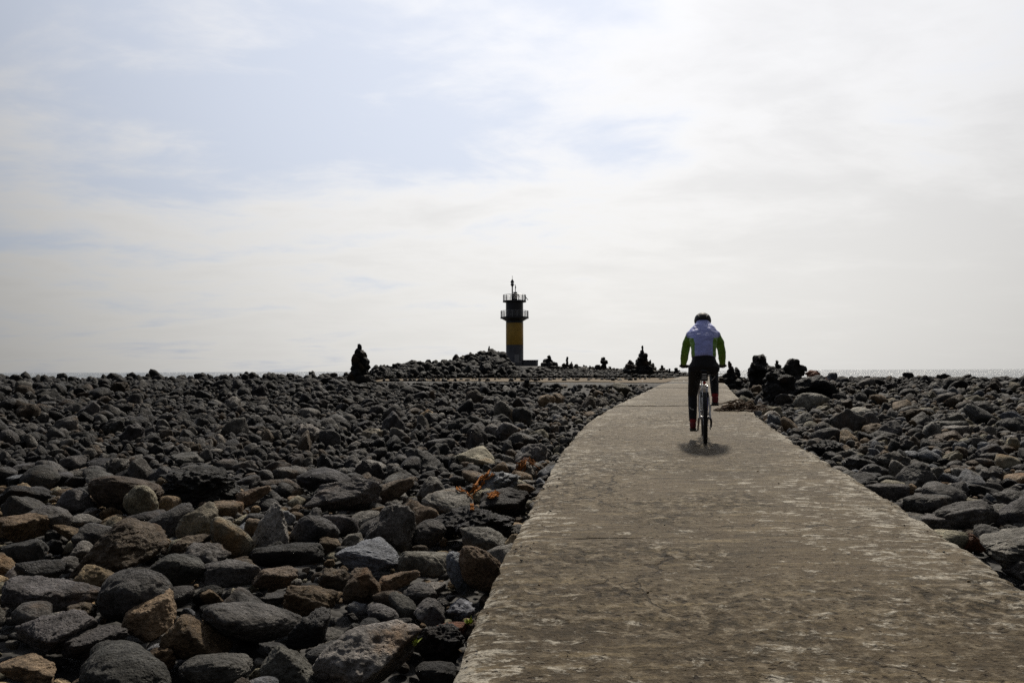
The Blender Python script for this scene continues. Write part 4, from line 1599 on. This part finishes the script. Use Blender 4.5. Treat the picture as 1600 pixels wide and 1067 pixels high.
for s in (-1, 1):
    body.sphere(HC + Vector((s * .076, -.005, -.015)), (.012, .022, .032), 10, 8)             # ears
    body.sphere(HC + Vector((s * .03, .083, .008)), (.017, .012, .012), 10, 8)                # eyelids
    body.capsule(SHO[s], ELB[s], .050, .042)
    body.capsule(ELB[s], WRI[s], .042, .030)
    body.capsule(HIP[s], KNEE[s], .082, .056)
    body.capsule(KNEE[s], KNEE[s].lerp(ANK[s], .35), .054, .054)
    body.capsule(KNEE[s].lerp(ANK[s], .35), ANK[s], .054, .036)
    body.capsule(ANK[s], ANK[s] + Vector((0, .13, -.055)), .038, .032)
    body.capsule(WRI[s], WRI[s] + Vector((0, .06, -.012)), .032, .036)
body.sphere(HC + Vector((0, .092, -.06)), (.026, .012, .008), 10, 6)                          # lips
person = link("person", remeshed(body, 0.011, 3, (M_SKIN,), "person"), None, category="person",
              label="cyclist in blue and green jacket, black trousers and helmet, riding away")
person.location = BIKE_POS
person.rotation_euler = BIKE_ROT

jk = MB()
loft(jk, [((0, .250, 1.115), .160, .128, 18), ((0, .262, 1.15), .163, .128, 20), ((0, .30, 1.235), .166, .128, 26), ((0, .365, 1.345), .186, .126, 33),
          ((0, .435, 1.43), .196, .116, 40), ((0, .50, 1.505), .172, .100, 45), ((0, .545, 1.555), .118, .084, 42), ((0, .575, 1.60), .088, .076, 40)], 32)
for s in (-1, 1):
    jk.capsule(SHO[s] + Vector((-s * .03, -.01, -.012)), SHO[s].lerp(ELB[s], .5) + Vector((s * .006, -.01, 0)), .078, .062)
    jk.capsule(SHO[s].lerp(ELB[s], .5) + Vector((s * .006, -.01, 0)), ELB[s], .062, .055)
    jk.capsule(ELB[s], ELB[s].lerp(WRI[s], .55), .055, .050)
    jk.tube([ELB[s].lerp(WRI[s], .5), ELB[s].lerp(WRI[s], .97)], [.055, .044], 16)
jme = remeshed(jk, 0.009, 4, (M_JGREEN, M_JBLUE, M_JHEM), "jacket")
co = np.empty(len(jme.vertices) * 3, dtype=np.float32)
jme.vertices.foreach_get("co", co)
co = co.reshape(-1, 3)
# soft creases in the cloth
nor = np.array([v.normal[:] for v in jme.vertices])
cr = np.array([noise.fractal((p[0] * 7, p[1] * 7, p[2] * 13 + p[0] * 4), 0.9, 2.0, 3) for p in co])
co = co + nor * (cr * 0.006)[:, None].astype(np.float32)
jme.vertices.foreach_set("co", co.astype(np.float32).ravel())
mi = []
for p in jme.polygons:
    c = p.center
    half = 0.118 + max(0.0, c.z - 1.33) * 0.25
    ax = abs(c.x)
    m_ = 0
    if ax < half and c.z < 1.40:
        m_ = 1
    if c.z >= 1.385 + 0.10 * max(0, ax - 0.15) and ax < 0.235 - max(0, 1.44 - c.z) * 0.5:
        m_ = 1
    if c.x > 0.2 and c.z > 1.24 and c.x > 0.262 - (c.z - 1.2) * 0.12 + 0.035:
        m_ = 1
    if c.z < 1.142 - 0.0 and ax < 0.165 and c.y < 0.42 and c.z > 1.05:
        m_ = 2
    mi.append(m_)
jme.polygons.foreach_set("material_index", np.array(mi, dtype=np.int32))
jacket = link("jacket", jme, person, label="jacket with lavender blue back panel, green sides and sleeves")

tr = MB()
loft(tr, [((0, .225, .925), .150, .120, 5), ((0, .225, .985), .180, .138, 10), ((0, .24, 1.05), .170, .130, 15), ((0, .258, 1.13), .150, .116, 20)])
for s in (-1, 1):
    tr.capsule(HIP[s] + Vector((s * .006, 0, -.01)), HIP[s].lerp(KNEE[s], .5) + Vector((0, 0, -.01)), .098, .082)
    tr.capsule(HIP[s].lerp(KNEE[s], .5) + Vector((0, 0, -.01)), KNEE[s], .082, .066)
    tr.capsule(KNEE[s], KNEE[s].lerp(ANK[s], .4) + Vector((0, -.012, 0)), .064, .062)
    tr.tube([KNEE[s].lerp(ANK[s], .35) + Vector((0, -.01, 0)), KNEE[s].lerp(ANK[s], .93)], [.062, .050], 16)
tme = remeshed(tr, 0.010, 3, (M_TROU,), "trousers")
trousers = link("trousers", tme, person)
# reflective flashes on the trouser legs
tb = BVHTree.FromPolygons([v.co[:] for v in tme.vertices], [tuple(p.vertices) for p in tme.polygons])
for pts in ([(-0.195, 0.44), (-0.165, 0.415), (-0.135, 0.41)], [(0.105, 0.80), (0.135, 0.83), (0.155, 0.86)]):
    P = []
    for (x, z) in pts:
        h = tb.ray_cast(Vector((x, -0.5, z)), Vector((0, 1, 0)))
        if h[0] is not None:
            P.append(h[0] + Vector((0, -0.001, 0)))
    if len(P) >= 2:
        MB().tube(P, 0.006, 6).build("reflective_flash", M_GREYR, trousers)

for s in (-1, 1):
    # shoe
    sh = MB()
    A = ANK[s]
    pz = PED[s].z + 0.013
    sh.capsule((A.x, A.y - .02, A.z - .015), (A.x, A.y - .035, pz + .045), .046, .042)
    sh.capsule((A.x, A.y - .035, pz + .042), (A.x, A.y + .10, pz + .036), .041, .038)
    sh.capsule((A.x, A.y + .10, pz + .036), (A.x + s * .006, A.y + .185, pz + .032), .042, .028)
    sho = link("shoe", remeshed(sh, 0.008, 2, (M_SHOE,), "shoe"), person)
    so = MB()
    loft(so, [((A.x, A.y + .055, pz), .046, .150, 0), ((A.x, A.y + .055, pz + .024), .048, .155, 0)], 20)
    so.build("sole", M_SOLE, sho)
    MB().tube([(A.x, A.y - .002, A.z + .055), (A.x, A.y - .012, A.z - .02)], [.040, .043], 14).build("sock", M_SOCK, person)
    # gloved hand: palm behind the grip, four fingers curled over it, thumb underneath
    gl = MB()
    G = Vector((s * 0.268, HBY - 0.022, HBZ - 0.002))
    W = WRI[s]
    gl.capsule(ELB[s].lerp(W, .92), W, .038, .034)
    gl.capsule(W, G + Vector((0, -.022, .016)), .034, .034)
    gl.sphere(G + Vector((0, -.012, .018)), (.045, .034, .022), 14, 10)
    for k, (dx, ln) in enumerate(((-.033, .92), (-.011, 1.0), (.011, .97), (.033, .82))):
        xk = dx * s * -1
        a0 = G + Vector((xk, .004, .030))
        a1 = G + Vector((xk, .034 * ln, .020))
        a2 = G + Vector((xk, .036 * ln, -.010))
        a3 = G + Vector((xk, .014, -.026))
        gl.capsule(a0, a1, .0105, .0100, 10).capsule(a1, a2, .0100, .0092, 10).capsule(a2, a3, .0092, .0080, 10)
    t0 = G + Vector((-s * .036, -.014, .004))
    t1 = G + Vector((-s * .052, .002, -.016))
    t2 = G + Vector((-s * .046, .022, -.028))
    gl.capsule(t0, t1, .0125, .0110, 10).capsule(t1, t2, .0110, .0085, 10)
    link("glove", remeshed(gl, 0.0045, 1, (M_GLOVE,), "glove"), person)

hm = MB()
HT_ = Matrix.Rotation(R(-8), 3, 'X')
v, f = ICO[5]
pts = []
for p in v:
    ang = math.atan2(p[0], max(p[2], -0.2) + 0.35)
    rib = 0.5 + 0.5 * math.cos(ang * 9.0)
    k = 1.0 + 0.02 * (rib - 0.5) * max(0.0, min(1.0, p[2] * 3 + 0.6))
    q = Vector((p[0] * 0.116 * k, p[1] * 0.142 * k, max(p[2], -0.36 - 0.26 * max(0, -p[1])) * 0.112 * k))
    pts.append(HC + Vector((0, -0.012, 0.008)) + HT_ @ q)
helmet = link("helmet", new_mesh("helmet", pts, f, (M_HELM,)), person)
for k in range(-2, 3):
    arc = []
    for j in range(9):
        th = R(-75 + 150 * j / 8)
        arc.append(HC + Vector((0, -0.012, 0.008)) + HT_ @ Vector((k * 0.036 * math.cos(th * 0.7), math.sin(th) * 0.137, math.cos(th) * 0.108 * math.sqrt(max(0.1, 1 - (k * 0.036 / 0.108) ** 2)))))
    MB().tube(arc, 0.006, 8).build("rib", M_HELM, helmet)
MB().sphere(HC + Vector((0, -0.012, -0.045)), (0.080, 0.085, 0.062), 18, 12).build("hair", M_HAIR, person)
MB().tube([HC + Vector((-.078, .01, -.01)), HC + Vector((-.05, .045, -.115)), HC + Vector((0, .05, -.135)), HC + Vector((.05, .045, -.115)), HC + Vector((.078, .01, -.01))], 0.005, 6).build("chin_strap", M_BLK, person)

# ---------------------------------------------------------------- rope, driftwood heap, scraps, plants
M_ROPE = paint("orange_rope_fibre", (0.33, 0.125, 0.03), 0.85, var=0.45, scale=40, spec=0.1)
M_NETB = paint("rusty_net_fibre", (0.20, 0.075, 0.02), 0.9, var=0.5, scale=50, spec=0.1)
M_WEED = paint("dried_seaweed", (0.085, 0.052, 0.030), 0.8, var=0.5, scale=25, spec=0.2)
M_STICK = paint("driftwood", (0.17, 0.12, 0.08), 0.85, var=0.3, scale=18, spec=0.1)
M_FOAM = paint("white_foam", (0.80, 0.80, 0.78), 0.7, var=0.05)
M_LEAF = paint("leaf_green", (0.36, 0.42, 0.08), 0.6, var=0.3, scale=20)
bv = BVHTree.FromPolygons([tuple(p) for p in np.concatenate(BVH_V)], [tuple(int(i) for i in q) for q in np.concatenate(BVH_F)])


def hit(px, py):
    d = ray(px, py).normalized()
    h = bv.ray_cast(Vector((0, 0, CAMZ)), d, 60)
    if h[0] is None:
        p, _ = solve_on_ground(px, py, 2)
        return p, Vector((0, 0, 1))
    return h[0], h[1]


def drape(name, strands, r, mat, label, jit, nst, cat):
    root = None
    rr = random.Random(len(name) + nst)
    mbs = []
    for line in strands:
        m = MB()
        for k in range(nst):
            P = []
            ph = rr.uniform(0, 6.3)
            ox, oy = rr.gauss(0, jit), rr.gauss(0, jit * 0.8)
            for a, b in zip(line[:-1], line[1:]):
                for u in np.linspace(0, 1, 5)[:-1]:
                    x = a[0] + (b[0] - a[0]) * u + ox + jit * 0.7 * math.sin(ph + 3 * u + a[0])
                    y = a[1] + (b[1] - a[1]) * u + oy + jit * 0.7 * math.cos(ph * 2 + 4 * u + a[1])
                    p, n_ = hit(x, y)
                    P.append(p + n_ * r * 1.2 + Vector((0, 0, r * rr.uniform(0, 2.5))))
            # drop jumps between stones
            Q = [P[0]]
            for p in P[1:]:
                if (p - Q[-1]).length < 0.35:
                    Q.append(p)
            if len(Q) > 2:
                m.tube(Q, [r * rr.uniform(0.7, 1.2) for _ in Q], 6)
        mbs.append(m)
    mbs = [m for m in mbs if m.v]
    root = empty(name, Vector(mbs[0].v[0]), label=label, category=cat)
    for m in mbs:
        o = m.build("strands", mat, root, kind="stuff")
        o.matrix_parent_inverse = Matrix.Translation(-Vector(root.location))
    return root


drape("rope", [[(766, 741), (756, 748), (748, 756), (740, 766), (734, 772)], [(716, 764), (726, 768), (736, 774), (742, 780)], [(764, 778), (772, 774), (779, 771)], [(738, 790), (740, 798)]],
      0.009, M_ROPE, "frayed orange rope draped over the pale rock by the path", 2.2, 9, "rope")
drape("fishing_net", [[(812, 736), (818, 722), (826, 715), (834, 722), (844, 735)], [(828, 718), (838, 730)], [(776, 722), (786, 720), (796, 725), (804, 732)]],
      0.010, M_NETB, "tangle of rusty orange net hung over a peaked stone", 2.6, 12, "net")

# heap of seaweed and driftwood lying across the path
hr = random.Random(21)
hb = at_depth(1160, 640, 10)
dd = ray(1160, 641)
t_ = 12.0
while CAMZ + dd.z * t_ > float(path_z(t_)) + CAMZ and t_ < 40:
    t_ += 0.01
HY = t_
xa, xb = ray(1116, 640).x * HY, ray(1196, 640).x * HY
hz0 = float(path_z(HY)) + CAMZ
heap = empty("driftwood_heap", ((xa + xb) / 2, HY, hz0), label="brown heap of dried seaweed and driftwood lying across the path edge", category="debris")
wd = MB()
for k in range(170):
    u = hr.random() ** 0.75
    x = (xa + (xb - xa) * u) - (xa + xb) / 2
    hgt = 0.035 + 0.20 * math.sin(min(1.0, max(0, u - 0.15) / 0.7) * math.pi) ** 1.0 * (1 if u > 0.15 else 0)
    y = hr.gauss(0, 0.10 + 0.10 * u)
    z = hr.uniform(0.01, hgt) * math.exp(-(y / 0.22) ** 2) + 0.012
    a = hr.uniform(-0.7, 0.7)
    ln = hr.uniform(0.08, 0.26)
    P = []
    for q in range(5):
        w = q / 4 - .5
        P.append((x + ln * w * math.cos(a), y + ln * w * math.sin(a) + hr.uniform(-.015, .015), max(0.012, z + hr.uniform(-.03, .03) - 0.10 * w * w)))
    wd.tube(P, [hr.uniform(.008, .022) for _ in P], 6, flat=hr.uniform(0.35, 1.0))
wd.build("seaweed", M_WEED, heap, kind="stuff")
for k in range(9):
    u = hr.uniform(0.05, 0.95)
    x = (xa + (xb - xa) * u) - (xa + xb) / 2
    y = hr.gauss(0, 0.15)
    a = hr.uniform(-0.5, 0.5)
    ln = hr.uniform(0.18, 0.42)
    zc = 0.03 + 0.17 * math.sin(u * math.pi) * hr.random()
    MB().tube([(x - ln / 2 * math.cos(a), y - ln / 2 * math.sin(a), zc), (x, y, zc + .03), (x + ln / 2 * math.cos(a), y + ln / 2 * math.sin(a), zc + hr.uniform(-.01, .06))],
              [.012, .016, .009], 7).build("stick", M_STICK, heap)


def scrap(px, py, w, h, label, y=None, lift=0.0):
    p = at_depth(px, py, y) if y else solve_on_ground(px, py, 2)[0]
    t = p.y
    W, H = w * t / FPX, h * t / FPX
    v, f = rock_shape(int(px), 2, 'wedge')
    o = link("foam_scrap", new_mesh("foam_scrap", v, f, (M_FOAM,), False), None, label=label, category="litter", group="white litter scraps")
    o.scale = (W, W * 0.6, H)
    o.location = (p.x, p.y, p.z + lift)
    o.rotation_euler = (0.1, 0.2, 0.5)


scrap(1188, 627, 10, 9, "white triangular foam scrap on the stones at the end of the driftwood heap", HY + 0.1)
scrap(1004, 596, 9, 3, "flat white scrap lying on the sandy track", 46.0)
scrap(1069, 596.5, 6, 2.5, "small white scrap on the far part of the path", 43.0)
scrap(1133, 602, 9, 3, "white sliver beside the far path behind the cyclist", 36.0)


def tuft(px, py, n, s, label):
    p, nv = hit(px, py)
    t = empty("green_plant", p, label=label, category="plant", group="small green plants between the stones")
    r_ = random.Random(int(px))
    for k in range(n):
        a = r_.uniform(0, 6.28)
        el = r_.uniform(0.4, 1.3)
        L = s * r_.uniform(0.6, 1.1)
        d = Vector((math.cos(a) * math.cos(el), math.sin(a) * math.cos(el), math.sin(el)))
        sd_ = d.cross(Vector((0, 0, 1))).normalized() * L * 0.22
        up = Vector((0, 0, -L * 0.12))
        b0 = Vector((r_.uniform(-.02, .02), r_.uniform(-.02, .02), 0))
        V = [b0, b0 + d * L * .45 + sd_, b0 + d * L + up, b0 + d * L * .45 - sd_, b0 + d * L * .5 + Vector((0, 0, -L * .06))]
        link("leaf", new_mesh("leaf", V, [(0, 1, 4), (1, 2, 4), (2, 3, 4), (3, 0, 4)], (M_LEAF,)), t)


tuft(733, 975, 16, 0.07, "small yellow-green plant rooted against the path edge")
tuft(646, 1008, 12, 0.06, "tiny pale green plant between the pitted block and the black crag")
